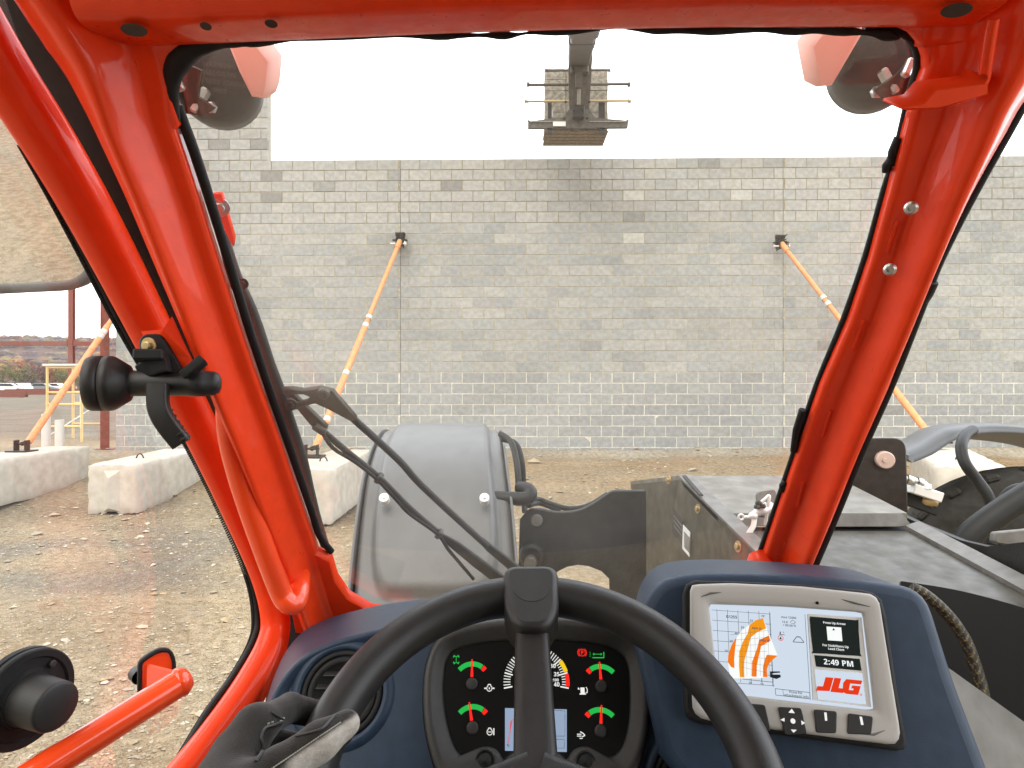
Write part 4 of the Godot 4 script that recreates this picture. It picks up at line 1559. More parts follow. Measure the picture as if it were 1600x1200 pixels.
func door_fittings() -> void:
	var g := group_part(tele, "door_latch", "black plastic door latch with a round striker and ribbed release lever")
	# orange tab the latch is bolted to
	var st := new_st()
	prism(st, ats([222, 519, 0.735, 256, 516, 0.73, 270, 496, 0.735, 301, 562, 0.745, 286, 596, 0.745, 240, 545, 0.735]), Vector3(0.004, 0.0, 0.01))
	part(g, "orange_tab", st, M.orange_paint)
	st = new_st()
	var fx := frame(at(240, 560, 0.72), Vector3(0.3, 0.1, 1))
	loft(st, fx, rpoly(pp(fx, [218, 533, 226, 523, 252, 522, 262, 534, 286, 578, 280, 586, 222, 578]), 0.006), [[0.0, -0.03], [0.0, 0.003], [0.002, 0.006]])
	cbox(st, Transform3D(fx.basis, at(236, 556, 0.71)), Vector3(0.03, 0.012, 0.03), 0.002)
	part(g, "clamp", st, M.rubber)
	st = new_st()
	bolt(st, at(233, 540, 0.708), Vector3(-0.2, -0.1, 1), 0.0052)
	part(g, "clamp_bolt", st, M.brass)
	var a := at(121, 599, 0.70)
	var b := at(318, 599, 0.735)
	var ax := (b - a).normalized()
	st = new_st()
	slathe(st, a + ax * 0.015, ax, [[0.0, -0.004], [0.029, -0.004], [0.0305, 0.0], [0.0305, 0.010], [0.0285, 0.0105], [0.0285, 0.0115], [0.0305, 0.012], [0.0305, 0.019], [0.029, 0.0225], [0.02, 0.036], [0.0165, 0.037], [0.0145, 0.0375], [0.0145, 0.0382]], 36)
	part(g, "striker_knob", st, M.wheel_plastic)
	st = new_st()
	slathe(st, a, ax, [[0.0142, 0.05], [0.0145, 0.052], [0.0145, 0.11], [0.0151, 0.1105], [0.0151, 0.128], [0.0145, 0.1285], [0.014, 0.137], [0.011, 0.1425], [0.006, 0.1445], [0.0, 0.145]], 26)
	part(g, "latch_barrel", st, M.wheel_plastic)
	st = new_st()
	sweep(st, spl(ats([224, 583, 0.718, 240, 572, 0.712, 262, 566, 0.712]), 4), rrect(0.022, 0.012, 0.004), Vector3(0, 0, 1))
	sweep(st, spl(ats([290, 585, 0.718, 304, 574, 0.716, 318, 562, 0.72]), 4), rrect(0.011, 0.016, 0.003), Vector3(0, 0, 1))
	part(g, "latch_lug", st, M.rubber)
	st = new_st()
	var lever := spl(ats([247, 600, 0.706, 247, 630, 0.703, 253, 650, 0.703, 266, 670, 0.706, 284, 692, 0.712]), 5)
	sweep(st, lever, rrect(0.021, 0.015, 0.003), Vector3(0.2, 0, 1))
	for k in 6:
		var p := at(262 + k * 5.4, 643 + k * 8.6, 0.708)
		cbox(st, Transform3D(Basis(Vector3.BACK, 0.55), p), Vector3(0.0085, 0.005, 0.013), 0.002)
	part(g, "release_lever", st, M.wheel_plastic)
	# grab bar of the lower door with a rubber edged stop plate
	var h := group_part(tele, "door_bar", "orange tubular door bar with a rubber edged stop plate at its end")
	st = new_st()
	var p0 := at(20, 1232, 0.60)
	var p1 := at(278, 1068, 0.72)
	tube(st, [p0, p0.lerp(p1, 0.5), p1], 0.0155, 20)
	slathe(st, p1, p1 - p0, [[0.0155, -0.002], [0.0168, 0.0], [0.0165, 0.004], [0.012, 0.0115], [0.005, 0.0145], [0.0, 0.015]], 20)
	part(h, "tube", st, M.orange_gloss)
	var sx := frame(at(245, 1050, 0.745), Vector3(0.62, 0.12, 0.78))
	var outl := rpoly(pp(sx, [216, 1034, 230, 1023, 250, 1012, 268, 1014, 274, 1030, 275, 1062, 250, 1080, 215, 1092]), 0.006)
	st = new_st()
	loft(st, sx, outl, [[0.0, -0.006], [0.0, 0.003], [0.004, 0.003], [0.004, 0.0]], false)
	loft(st, sx, outl, [[0.004, -0.006], [0.0, -0.006]])
	part(h, "rubber_edging", st, M.rubber)
	st = new_st()
	sheet(st, sx, inset(outl, 0.0038), 0.001)
	part(h, "stop_plate", st, M.orange_gloss)
	st = new_st()
	prism(st, [at(228, 1036, 0.74), at(268, 1046, 0.727), at(278, 1058, 0.722), at(262, 1074, 0.712), at(228, 1082, 0.728)], Vector3(0.003, -0.002, 0.003))
	part(h, "gusset", st, M.orange_gloss)
	st = new_st()
	slathe(st, at(214, 1053, 0.755), Vector3(-0.7, 0.05, -0.6), [[0.009, -0.01], [0.009, 0.003], [0.006, 0.007], [0.0, 0.008]], 14)
	part(h, "stop_bolt", st, M.bezel_plastic)
	# round black fastener of the door glass
	var k := group_part(tele, "glass_knob", "round black flanged knob fixed to the door glass")
	var c := at(44, 1092, 0.63)
	var kax := Vector3(0.95, -0.05, 0.32).normalized()
	st = new_st()
	lathe(st, c, kax, [[0.0000, -0.0170], [0.0425, -0.0170], [0.0472, -0.0136], [0.0472, -0.0136], [0.0472, -0.0076], [0.0450, -0.0068], [0.0450, -0.0051], [0.0472, -0.0043], [0.0472, 0.0000], [0.0459, 0.0017], [0.0459, 0.0017], [0.0399, 0.0017], [0.0399, 0.0017], [0.0382, -0.0008], [0.0289, -0.0008], [0.0289, -0.0008], [0.0263, 0.0034], [0.0000, 0.0034]], 40)
	part(k, "flange", st, M.rubber)
	st = new_st()
	for q in 3:
		var ang := q * TAU / 3 + 0.9
		var fx2 := frame(c, kax)
		st = new_st()
		bolt(st, fx2 * Vector3(cos(ang) * 0.034, sin(ang) * 0.034, 0.0), kax, 0.0038, false)
		part(k, "flange_screw", st, M.bezel_plastic)
	st = new_st()
	slathe(st, c, kax, [[0.0255, 0.0017], [0.0242, 0.0051], [0.0234, 0.0357], [0.0223, 0.0387], [0.0204, 0.0395], [0.0000, 0.0398]], 32)
	part(k, "grip", st, M.dark_plastic)

func side_mirror() -> void:
	var m := group_part(tele, "side_mirror", "big rounded outside mirror reflecting the gravel yard")
	var xf := frame(at(-60, 300, 1.12), Vector3(0.23, -0.50, 1.66))
	var st := new_st()
	var outer := rpoly(pp(xf, [-330, 128, 175, 128, 153, 452, -330, 476]), 0.062, 9)
	loft(st, xf, outer, [[0.02, -0.05], [0.004, -0.04], [0.0, -0.02], [0.0, 0.0], [0.004, 0.005], [0.016, 0.005], [0.019, 0.001]], false)
	loft(st, xf, outer, [[0.0, -0.02], [0.004, -0.04], [0.02, -0.05]])
	part(m, "housing", st, M.fender_grey)
	st = new_st()
	sheet(st, xf, inset(outer, 0.0185), 0.002)
	part(m, "mirror_glass", st, M.mirror)

func curve_sheet(st: SurfaceTool, path: Array, halfw: float, nu: int, shape: Callable, ax := Vector3.RIGHT) -> void:
	# a sheet swept along path; shape(u in -1..1, v in 0..1) gives the offset along the sheet's normal and the shift along it
	var rows := []
	for j in path.size():
		var t: Vector3 = (path[mini(j + 1, path.size() - 1)] - path[maxi(j - 1, 0)]).normalized()
		var n := ax.cross(t).normalized()
		if n.y < 0 and j < path.size() / 2 or n.z < 0 and j >= path.size() / 2:
			n = -n
		var row := []
		for i in nu + 1:
			var u := -1.0 + 2.0 * i / nu
			var o: Vector3 = shape.call(u, float(j) / (path.size() - 1))
			row.append(path[j] + ax * o.x * halfw + n * o.y + t * o.z)
		rows.append(row)
	st.set_smooth_group(0)
	for j in rows.size() - 1:
		for i in nu:
			quad(st, rows[j][i], rows[j][i + 1], rows[j + 1][i + 1], rows[j + 1][i])
	st.set_smooth_group(FLAT)

func outer_body() -> void:
	# left front mudguard
	var f := group_part(tele, "front_mudguard", "grey plastic mudguard over the left front wheel with two white bolts")
	var st := new_st()
	var prof := spl([Vector3(-0.29, 1.22, -3.15), Vector3(-0.283, 1.36, -2.85), Vector3(-0.275, 1.415, -2.55), Vector3(-0.262, 1.395, -2.32), Vector3(-0.248, 1.33, -2.12), Vector3(-0.232, 1.235, -1.96), Vector3(-0.22, 1.12, -1.84), Vector3(-0.212, 1.035, -1.77), Vector3(-0.209, 0.99, -1.735), Vector3(-0.208, 0.975, -1.70)], 6)
	curve_sheet(st, prof, 0.245, 60, func(u: float, v: float) -> Vector3:
		var au := absf(u)
		# shoulders drop away at both sides, rounded
		var q := clampf((au - 0.86) / 0.14, 0.0, 1.0)
		var y := -0.05 * q * q
		var x := u - signf(u) * 0.06 * q * q * q
		# raised middle panel with rounded lower corners
		var pu := (au - 0.72) / 0.07
		var pv := (v - 0.80) / 0.035
		var e := maxf(pu, pv)
		if pu > -3.0 and pv > -6.0:
			e = -3.0 + sqrt(pow(maxf(pu + 3.0, 0), 2) + pow(maxf((pv + 6.0) * 0.5, 0), 2))
		y += 0.028 * (1.0 - smoothstep(-0.6, 0.7, e))
		# bottom corners pulled in
		var cv := clampf((v - 0.9) / 0.1, 0, 1)
		x *= 1.0 - 0.10 * cv * cv
		return Vector3(x, y, 0))
	part(f, "shell", st, M.fender_grey)
	st = new_st()
	for s in [-1.0, 1.0]:
		var edge := []
		for j in prof.size():
			edge.append(prof[j] + Vector3(s * 0.232, -0.045, 0.0))
		sweep(st, edge, rrect(0.008, 0.10, 0.003, 2), Vector3(0, 0.8, 0.6))
	part(f, "side_skirt", st, M.fender_grey)
	for b in [[600, 778, 1.885], [757, 778, 1.885]]:
		st = new_st()
		var o := at(b[0], b[1], b[2])
		lathe(st, o, Vector3(0, 0.55, 0.83), [[0.0145, -0.02], [0.0145, 0.003], [0.012, 0.0042], [0.012, 0.0042], [0.0, 0.0042]], 22)
		bolt(st, o + Vector3(0, 0.002, 0.0035), Vector3(0, 0.55, 0.83), 0.0055, false)
		part(f, "white_bolt", st, M.zinc)
	# hoses beside it
	st = new_st()
	tube(st, spl(ats([782, 678, 2.2, 798, 690, 2.15, 806, 715, 2.1, 810, 750, 2.06, 810, 790, 2.05]), 5), 0.0105, 10)
	tube(st, spl(ats([786, 686, 2.25, 806, 694, 2.22, 815, 720, 2.2, 818, 760, 2.2, 820, 800, 2.15]), 5), 0.0105, 10)
	part(tele, "hydraulic_hose", st, M.machine_black)
	st = new_st()
	tube(st, spl(ats([770, 777, 2.0, 806, 779, 1.98, 824, 778, 1.97, 829, 771, 1.98, 824, 764, 2.0, 812, 762, 2.03]), 5), 0.021, 14)
	part(tele, "bent_pipe", st, M.machine_black)
	st = new_st()
	tube(st, spl(ats([822, 784, 2.02, 840, 780, 2.1, 862, 788, 2.1, 890, 795, 2.1, 920, 790, 2.1, 950, 772, 2.1]), 5), 0.009, 9)
	tube(st, spl(ats([826, 790, 2.02, 842, 786, 2.1, 860, 792, 2.1, 876, 797, 2.1]), 5), 0.009, 9)
	part(tele, "hydraulic_hose", st, M.machine_black)
	# chassis cross plate with scalloped top and its pins
	var xp := frame(at(900, 840, 1.98), Vector3(-0.12, 0.05, 1))
	var pl := group_part(tele, "chassis_plate", "black steel chassis plate with scalloped top edge and two pins")
	st = new_st()
	var topc := spl2([812, 812, 826, 797, 845, 796, 866, 800, 888, 800, 908, 796, 928, 786, 944, 775, 956, 768, 972, 767, 1010, 767], 3)
	topc.append_array([1010, 1010, 955, 1010, 952, 905, 940, 893, 920, 885, 903, 883, 886, 886, 872, 893, 862, 902, 858, 1010, 806, 1010])
	plate(st, xp, pp(xp, topc), -0.03, 0.0, 0.003)
	part(pl, "plate_web", st, M.machine_black)
	for b in [[839, 813, 0.019, 0], [830, 876, 0.019, 1]]:
		st = new_st()
		var o := onw(xp, b[0], b[1], 0.001)
		lathe(st, o, xp.basis.z, [[b[2], 0.0], [b[2], 0.008 + 0.03 * b[3]], [b[2] * 0.86, 0.011 + 0.03 * b[3]], [b[2] * 0.86, 0.011 + 0.03 * b[3]], [0.0, 0.011 + 0.03 * b[3]]], 26)
		part(pl, "pivot_pin", st, M.trim_grey)
	st = new_st()
	slathe(st, onw(xp, 832, 868, 0.0), xp.basis.z, [[0.042, 0.0], [0.04, 0.012], [0.034, 0.02], [0.026, 0.022]], 26)
	part(pl, "pin_boss", st, M.machine_black)
	# engine cover: inclined left side, top sheets stepping down towards the cab
	var hd := group_part(tele, "engine_cover", "dusty olive black engine cover right of the cab, stickers on its side")
	var top := func(x: float, d: float) -> Vector3:
		return EYE + Vector3(x, -0.262 - 0.113 * (1.83 - d), -d)
	var A := at(985, 752, 2.3)
	var B: Vector3 = top.call(0.48, 1.83)
	var C: Vector3 = top.call(0.48, 1.05)
	st = new_st()
	prism(st, [A, B, C, C + Vector3(0, -0.35, 0), A + Vector3(0.04, -0.55, 0.1)], Vector3(0.02, 0, 0))
	part(hd, "side_sheet", st, M.hood_side)
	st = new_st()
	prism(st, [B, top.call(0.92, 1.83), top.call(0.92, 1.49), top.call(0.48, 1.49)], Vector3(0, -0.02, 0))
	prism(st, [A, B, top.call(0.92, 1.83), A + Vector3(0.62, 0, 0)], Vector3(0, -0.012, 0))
	part(hd, "far_cover", st, M.hood_dusty_sheen)
	st = new_st()
	prism(st, [B + Vector3(-0.006, 0.003, 0), B + Vector3(0.03, 0.003, 0), C + Vector3(0.03, 0.003, 0), C + Vector3(-0.006, 0.003, 0)], Vector3(0, -0.006, 0))
	part(hd, "edge_strip", st, M.trim_grey)
	st = new_st()
	var L: Vector3 = top.call(0.505, 1.487)
	var R: Vector3 = top.call(0.905, 1.487)
	prism(st, [L, R, R + Vector3(0.02, -0.028, 0.01), L + Vector3(0, -0.028, 0.01)], Vector3(0, 0, -0.01))
	part(hd, "step_strip", st, M.trim_grey)
	st = new_st()
	prism(st, [top.call(0.5, 1.455) + Vector3(0, -0.03, 0), top.call(0.9, 1.455) + Vector3(0, -0.03, 0), top.call(0.9, 1.02) + Vector3(0, -0.03, 0), top.call(0.76, 1.06) + Vector3(0, -0.03, 0), top.call(0.62, 1.08) + Vector3(0, -0.03, 0), top.call(0.5, 1.08) + Vector3(0, -0.03, 0)], Vector3(0, -0.008, 0))
	part(hd, "near_cover", st, M.hood_olive)
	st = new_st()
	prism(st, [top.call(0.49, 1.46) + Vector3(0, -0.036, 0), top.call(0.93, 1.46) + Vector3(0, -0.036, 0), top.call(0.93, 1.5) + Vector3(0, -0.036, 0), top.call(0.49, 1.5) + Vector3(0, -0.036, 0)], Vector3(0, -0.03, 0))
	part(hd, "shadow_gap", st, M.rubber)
	st = new_st()
	prism(st, [top.call(0.903, 1.47) + Vector3(0, -0.022, 0), top.call(0.935, 1.47) + Vector3(0, -0.012, 0), top.call(0.935, 0.9) + Vector3(0, -0.012, 0), top.call(0.903, 0.9) + Vector3(0, -0.022, 0)], Vector3(0, -0.012, 0))
	part(hd, "edge_strip", st, M.trim_grey)
	# slot and patches on the far cover
	st = new_st()
	prism(st, [at(1066, 746, 1.815) + Vector3(0, 0.006, 0), at(1072, 746, 1.815) + Vector3(0, 0.006, 0), at(1099, 777, 1.6) + Vector3(0, 0.006, 0), at(1092, 776, 1.6) + Vector3(0, 0.006, 0)], Vector3(0, -0.003, 0))
	part(hd, "cover_slot", st, M.rubber)
	st = new_st()
	for b in [[1045, 750, 2.02], [1007, 786, 2.2], [1008, 845, 2.1], [1091, 795, 1.66], [1154, 854, 1.36]]:
		var o := at(b[0], b[1], b[2])
		o.x = lerpf(A.x, B.x, clampf((2.3 - b[2]) / 0.47, 0, 1)) - 0.002
		var pd: float = (o.x) / ((b[0] - 800.0) / F)
		o = at(b[0], b[1], pd)
		st = new_st()
		bolt(st, o, Vector3(-1, 0.1, 0.25), 0.007)
		part(hd, "cover_bolt", st, M.brass)
	for q in [[[1052, 797, 1067, 815, 1067, 852, 1051, 832], "decal_dark"], [[1068, 820, 1079, 832, 1078, 870, 1067, 857], "decal_white"]]:
		st = new_st()
		var v := []
		for i in range(0, 8, 2):
			v.append(at(q[0][i], q[0][i + 1], 0.477 / ((q[0][i] - 800.0) / F)))
		prism(st, v, Vector3(-0.002, 0, 0))
		part(hd, "warning_decal", st, M[q[1]])
	st = new_st()
	for k in 3:
		var v := []
		for q in [[1053, 804], [1066, 821], [1066, 824], [1053, 807]]:
			v.append(at(q[0], q[1] + k * 7.5, 0.4735 / ((q[0] - 800.0) / F)))
		st = new_st()
		prism(st, v, Vector3(-0.001, 0, 0))
		part(hd, "decal_line", st, M.trim_grey)
	st = new_st()
	for k in 6:
		var v := []
		for q in [[1069, 833 - 2], [1078, 843 - 2], [1078, 845 - 2], [1069, 835 - 2]]:
			v.append(at(q[0], q[1] + k * 4.2, 0.4735 / ((q[0] - 800.0) / F)))
		st = new_st()
		prism(st, v, Vector3(-0.001, 0, 0))
		part(hd, "decal_line", st, M.boom_grey)
	# outer side plate, bracket plate with pin, hydraulic fitting
	st = new_st()
	var sp := []
	for q in [[1.95, -0.27], [1.79, -0.293], [1.66, -0.31], [1.5, -0.325], [1.357, -0.331], [1.28, -0.325], [1.19, -0.294], [1.0, -0.28], [0.8, -0.28], [0.8, -0.8], [1.95, -0.8]]:
		sp.append(EYE + Vector3(0.95, q[1], -q[0]))
	prism(st, sp, Vector3(0.014, 0, 0))
	part(tele, "outer_side_plate", st, M.machine_black)
	var bk := group_part(tele, "bracket_plate", "dark rounded bracket plate and pin, browned by a painted pillar reflection")
	var bx := frame(at(1380, 740, 1.85), Vector3(-0.25, 0.0, 1))
	st = new_st()
	plate(st, bx, rpoly(pp(bx, [1300, 685, 1416, 684, 1420, 850, 1300, 790]), 0.035), -0.02, 0.0, 0.003)
	part(bk, "plate_web", st, M.plate_brown)  # the plate's brown also carries the painted pillar reflection
	st = new_st()
	lathe(st, onw(bx, 1381, 718, 0.0), bx.basis.z, [[0.025, 0.0], [0.025, 0.016], [0.022, 0.02], [0.022, 0.02], [0.0, 0.02]], 28)
	lathe(st, onw(bx, 1382, 719, 0.02), bx.basis.z, [[0.006, 0.0], [0.006, 0.008], [0.0, 0.008]], 6)
	part(bk, "pin", st, M.pin_reflection_tint)
	st = new_st()
	var ft := group_part(tele, "hydraulic_fitting", "silver hydraulic elbow and valve block beside the bracket plate")
	tube(st, spl(ats([1412, 748, 1.9, 1430, 752, 1.9, 1444, 757, 1.9, 1449, 766, 1.89]), 4), 0.0115, 12)
	for q in [[1420, 750], [1436, 754], [1447, 762]]:
		lathe(st, at(q[0], q[1], 1.9), Vector3(1, -0.25, 0), [[0.016, -0.008], [0.016, 0.008], [0.0, 0.008]], 6)
	part(ft, "elbow", st, M.steel)
	st = new_st()
	cbox(st, Transform3D(Basis(Vector3.BACK, -0.32), at(1440, 768, 1.92)), Vector3(0.09, 0.03, 0.07), 0.003)
	part(ft, "valve_block", st, M.zinc)
	st = new_st()
	cbox(st, Transform3D(Basis(Vector3.BACK, -0.35), at(1432, 782, 1.95)), Vector3(0.12, 0.05, 0.05), 0.004)
	part(ft, "dark_block", st, M.machine_black)
	st = new_st()
	slathe(st, at(1452, 783, 1.93), Vector3(1, -0.2, 0.5), [[0.017, -0.02], [0.017, 0.012], [0.014, 0.012], [0.014, 0.022], [0.0, 0.024]], 18)
	part(ft, "brass_plug", st, M.brass)
	# silver latch with an eye bolt, in front of the far cover beside the pillar
	var lt := group_part(tele, "cover_latch", "silver latch with an eye bolt on the engine cover")
	st = new_st()
	var bp := frame(at(1205, 786, 1.4), Vector3(-0.1, 0.3, 1))
	plate(st, bp, rpoly(pp(bp, [1184, 768, 1212, 764, 1226, 812, 1186, 806]), 0.008), -0.02, 0.0, 0.002)
	part(lt, "back_plate", st, M.trim_grey)
	st = new_st()
	var ring := []
	for k in 17:
		ring.append(at(1158 + 4.0 * cos(TAU * k / 16), 808 + 4.2 * sin(TAU * k / 16), 1.36))
	tube(st, ring, 0.0024, 7, false)
	tube(st, ats([1162, 808, 1.36, 1172, 808, 1.36, 1184, 804, 1.37]), 0.0038, 8)
	part(lt, "eye_bolt", st, M.zinc)
	st = new_st()
	tube(st, spl(ats([1174, 806, 1.37, 1188, 798, 1.365, 1196, 796, 1.365, 1206, 790, 1.37]), 4), [0.006, 0.007, 0.008, 0.009, 0.010, 0.011, 0.011, 0.011, 0.010, 0.010, 0.010, 0.010, 0.010], 12)
	tube(st, spl(ats([1188, 786, 1.36, 1196, 779, 1.36, 1202, 775, 1.36, 1200, 790, 1.36, 1196, 820, 1.37]), 5), 0.0036, 8)
	tube(st, spl(ats([1194, 786, 1.37, 1203, 796, 1.37, 1208, 812, 1.38]), 5), 0.0036, 8)
	slathe(st, at(1177, 806, 1.358), Vector3(0, 0.2, 1), [[0.0075, -0.01], [0.0075, 0.006], [0.005, 0.01], [0.0, 0.011]], 14)
	part(lt, "latch_body", st, M.zinc)
	st = new_st()
	for q in [[1186, 786], [1184, 792], [1192, 791]]:
		st = new_st()
		slathe(st, at(q[0], q[1], 1.352), Vector3(0, 0.2, 1), [[0.005, -0.01], [0.005, 0.004], [0.0, 0.006]], 10)
		part(lt, "latch_bolt", st, M.machine_black)
	st = new_st()
	sweep(st, spl(ats([1179, 808, 1.355, 1177, 822, 1.352, 1170, 834, 1.35, 1170, 842, 1.35]), 4), rrect(0.011, 0.003, 0.001, 2), Vector3(0, 0.2, 1))
	part(lt, "latch_lever", st, M.zinc)
	# right front wheel, mudguard and stays
	var wheel := group_part(tele, "front_wheel", "dusty black right front tyre behind the side plate")
	var wc := at(1640, 968, 2.35)
	var wax := Vector3(-0.42, 0.05, 0.9).normalized()
	st = new_st()
	slathe(st, wc, wax, [[0.30, 0.17], [0.34, 0.185], [0.42, 0.19], [0.425, 0.182], [0.43, 0.19], [0.5, 0.175], [0.535, 0.15], [0.55, 0.11], [0.555, 0.0], [0.55, -0.15], [0.5, -0.2]], 60)
	part(wheel, "tyre", st, M.tyre)
	st = new_st()
	var wf := frame(wc, wax)
	for k in 26:
		var a := TAU * k / 26
		var bs := wf.basis * Basis(Vector3.BACK, a)
		st = new_st()
		cbox(st, Transform3D(bs, wc + bs * Vector3(0.548, 0, 0.08)), Vector3(0.03, 0.05, 0.14), 0.01)
		part(wheel, "tread_lug", st, M.tyre)
	st = new_st()
	slathe(st, wc, wax, [[0.305, 0.16], [0.31, 0.178], [0.29, 0.178], [0.27, 0.13], [0.1, 0.11], [0.0, 0.11]], 40)
	part(wheel, "rim", st, M.machine_black)
	var rf := group_part(tele, "front_mudguard", "grey right front mudguard seen edge on beyond the side plate")
	st = new_st()
	var rp := spl(ats([1420, 712, 2.2, 1452, 699, 2.25, 1478, 682, 2.3, 1500, 673, 2.33, 1540, 667, 2.4, 1600, 669, 2.45, 1680, 680, 2.5, 1760, 705, 2.5]), 5)
	var rows := []
	for p in rp:
		rows.append([p + Vector3(0.0, -0.022, 0.02), p + Vector3(0, -0.012, 0.0), p, p + Vector3(0.02, 0.008, -0.1), p + Vector3(0.08, -0.005, -0.3), p + Vector3(0.14, -0.06, -0.5), p + Vector3(0.14, -0.085, -0.5), p + Vector3(0.08, -0.03, -0.3), p + Vector3(0.02, -0.018, -0.1)])
	skin(st, rows)
	part(rf, "shell", st, M.fender_dark)
	st = new_st()
	tube(st, spl(ats([1520, 672, 2.1, 1507, 682, 2.05, 1502, 700, 2.0, 1508, 724, 1.97, 1528, 752, 1.95, 1544, 776, 1.93, 1550, 800, 1.92, 1548, 850, 1.9]), 5), 0.0165, 14)
	part(rf, "stay_tube", st, M.machine_black)
	st = new_st()
	tube(st, spl(ats([1562, 812, 1.95, 1566, 786, 1.95, 1580, 768, 1.95, 1600, 763, 1.95, 1640, 765, 1.95]), 5), 0.0165, 14)
	part(rf, "stay_tube", st, M.machine_black)
	st = new_st()
	tube(st, spl(ats([1500, 860, 1.6, 1516, 836, 1.6, 1545, 812, 1.6, 1600, 776, 1.6, 1680, 730, 1.6]), 5), 0.03, 16)
	part(tele, "exhaust_pipe", st, M.machine_black)
	st = new_st()
	var lp := frame(at(1580, 840, 1.3), Vector3(-0.15, 0.15, 1))
	plate(st, lp, rpoly(pp(lp, [1556, 832, 1640, 824, 1640, 862, 1554, 848]), 0.006), -0.02, 0.002, 0.002)
	part(tele, "lamp_lens", st, M.trim_grey)
	# side window corner: dark well, braided hose and pale sill panel
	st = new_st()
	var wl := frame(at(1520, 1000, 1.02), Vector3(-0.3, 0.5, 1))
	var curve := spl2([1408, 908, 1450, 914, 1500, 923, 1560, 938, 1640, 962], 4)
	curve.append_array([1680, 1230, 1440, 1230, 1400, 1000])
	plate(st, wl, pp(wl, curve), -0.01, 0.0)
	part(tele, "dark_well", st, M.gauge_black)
	st = new_st()
	tube(st, spl(ats([1425, 918, 0.97, 1450, 932, 0.965, 1482, 962, 0.955, 1508, 1000, 0.94, 1525, 1045, 0.925, 1537, 1090, 0.91, 1545, 1140, 0.9]), 6), 0.0085, 12)
	part(tele, "braided_hose", st, hose_mat())
	st = new_st()
	prism(st, ats([1470, 1036, 0.86, 1487, 1047, 0.86, 1620, 1142, 0.86, 1640, 1240, 0.82, 1535, 1240, 0.80]), Vector3(0.0, -0.01, 0.003))
	part(tele, "window_sill", st, M.trim_grey)

func hose_mat() -> StandardMaterial3D:
	var m := mat("braid", Color.WHITE, 0.6)
	var img := Image.create(64, 64, false, Image.FORMAT_RGB8)
	for y in 64:
		for x in 64:
			var k := (x / 4 + y / 4) % 4
			var c := Color(0.07, 0.065, 0.05)
			if k == 0 and rng.randf() < 0.7:
				c = Color(0.62, 0.50, 0.16) if rng.randf() < 0.5 else Color(0.5, 0.47, 0.4)
			img.set_pixel(x, y, c)
	tri_tex(m, ImageTexture.create_from_image(img), 22.0)
	return m

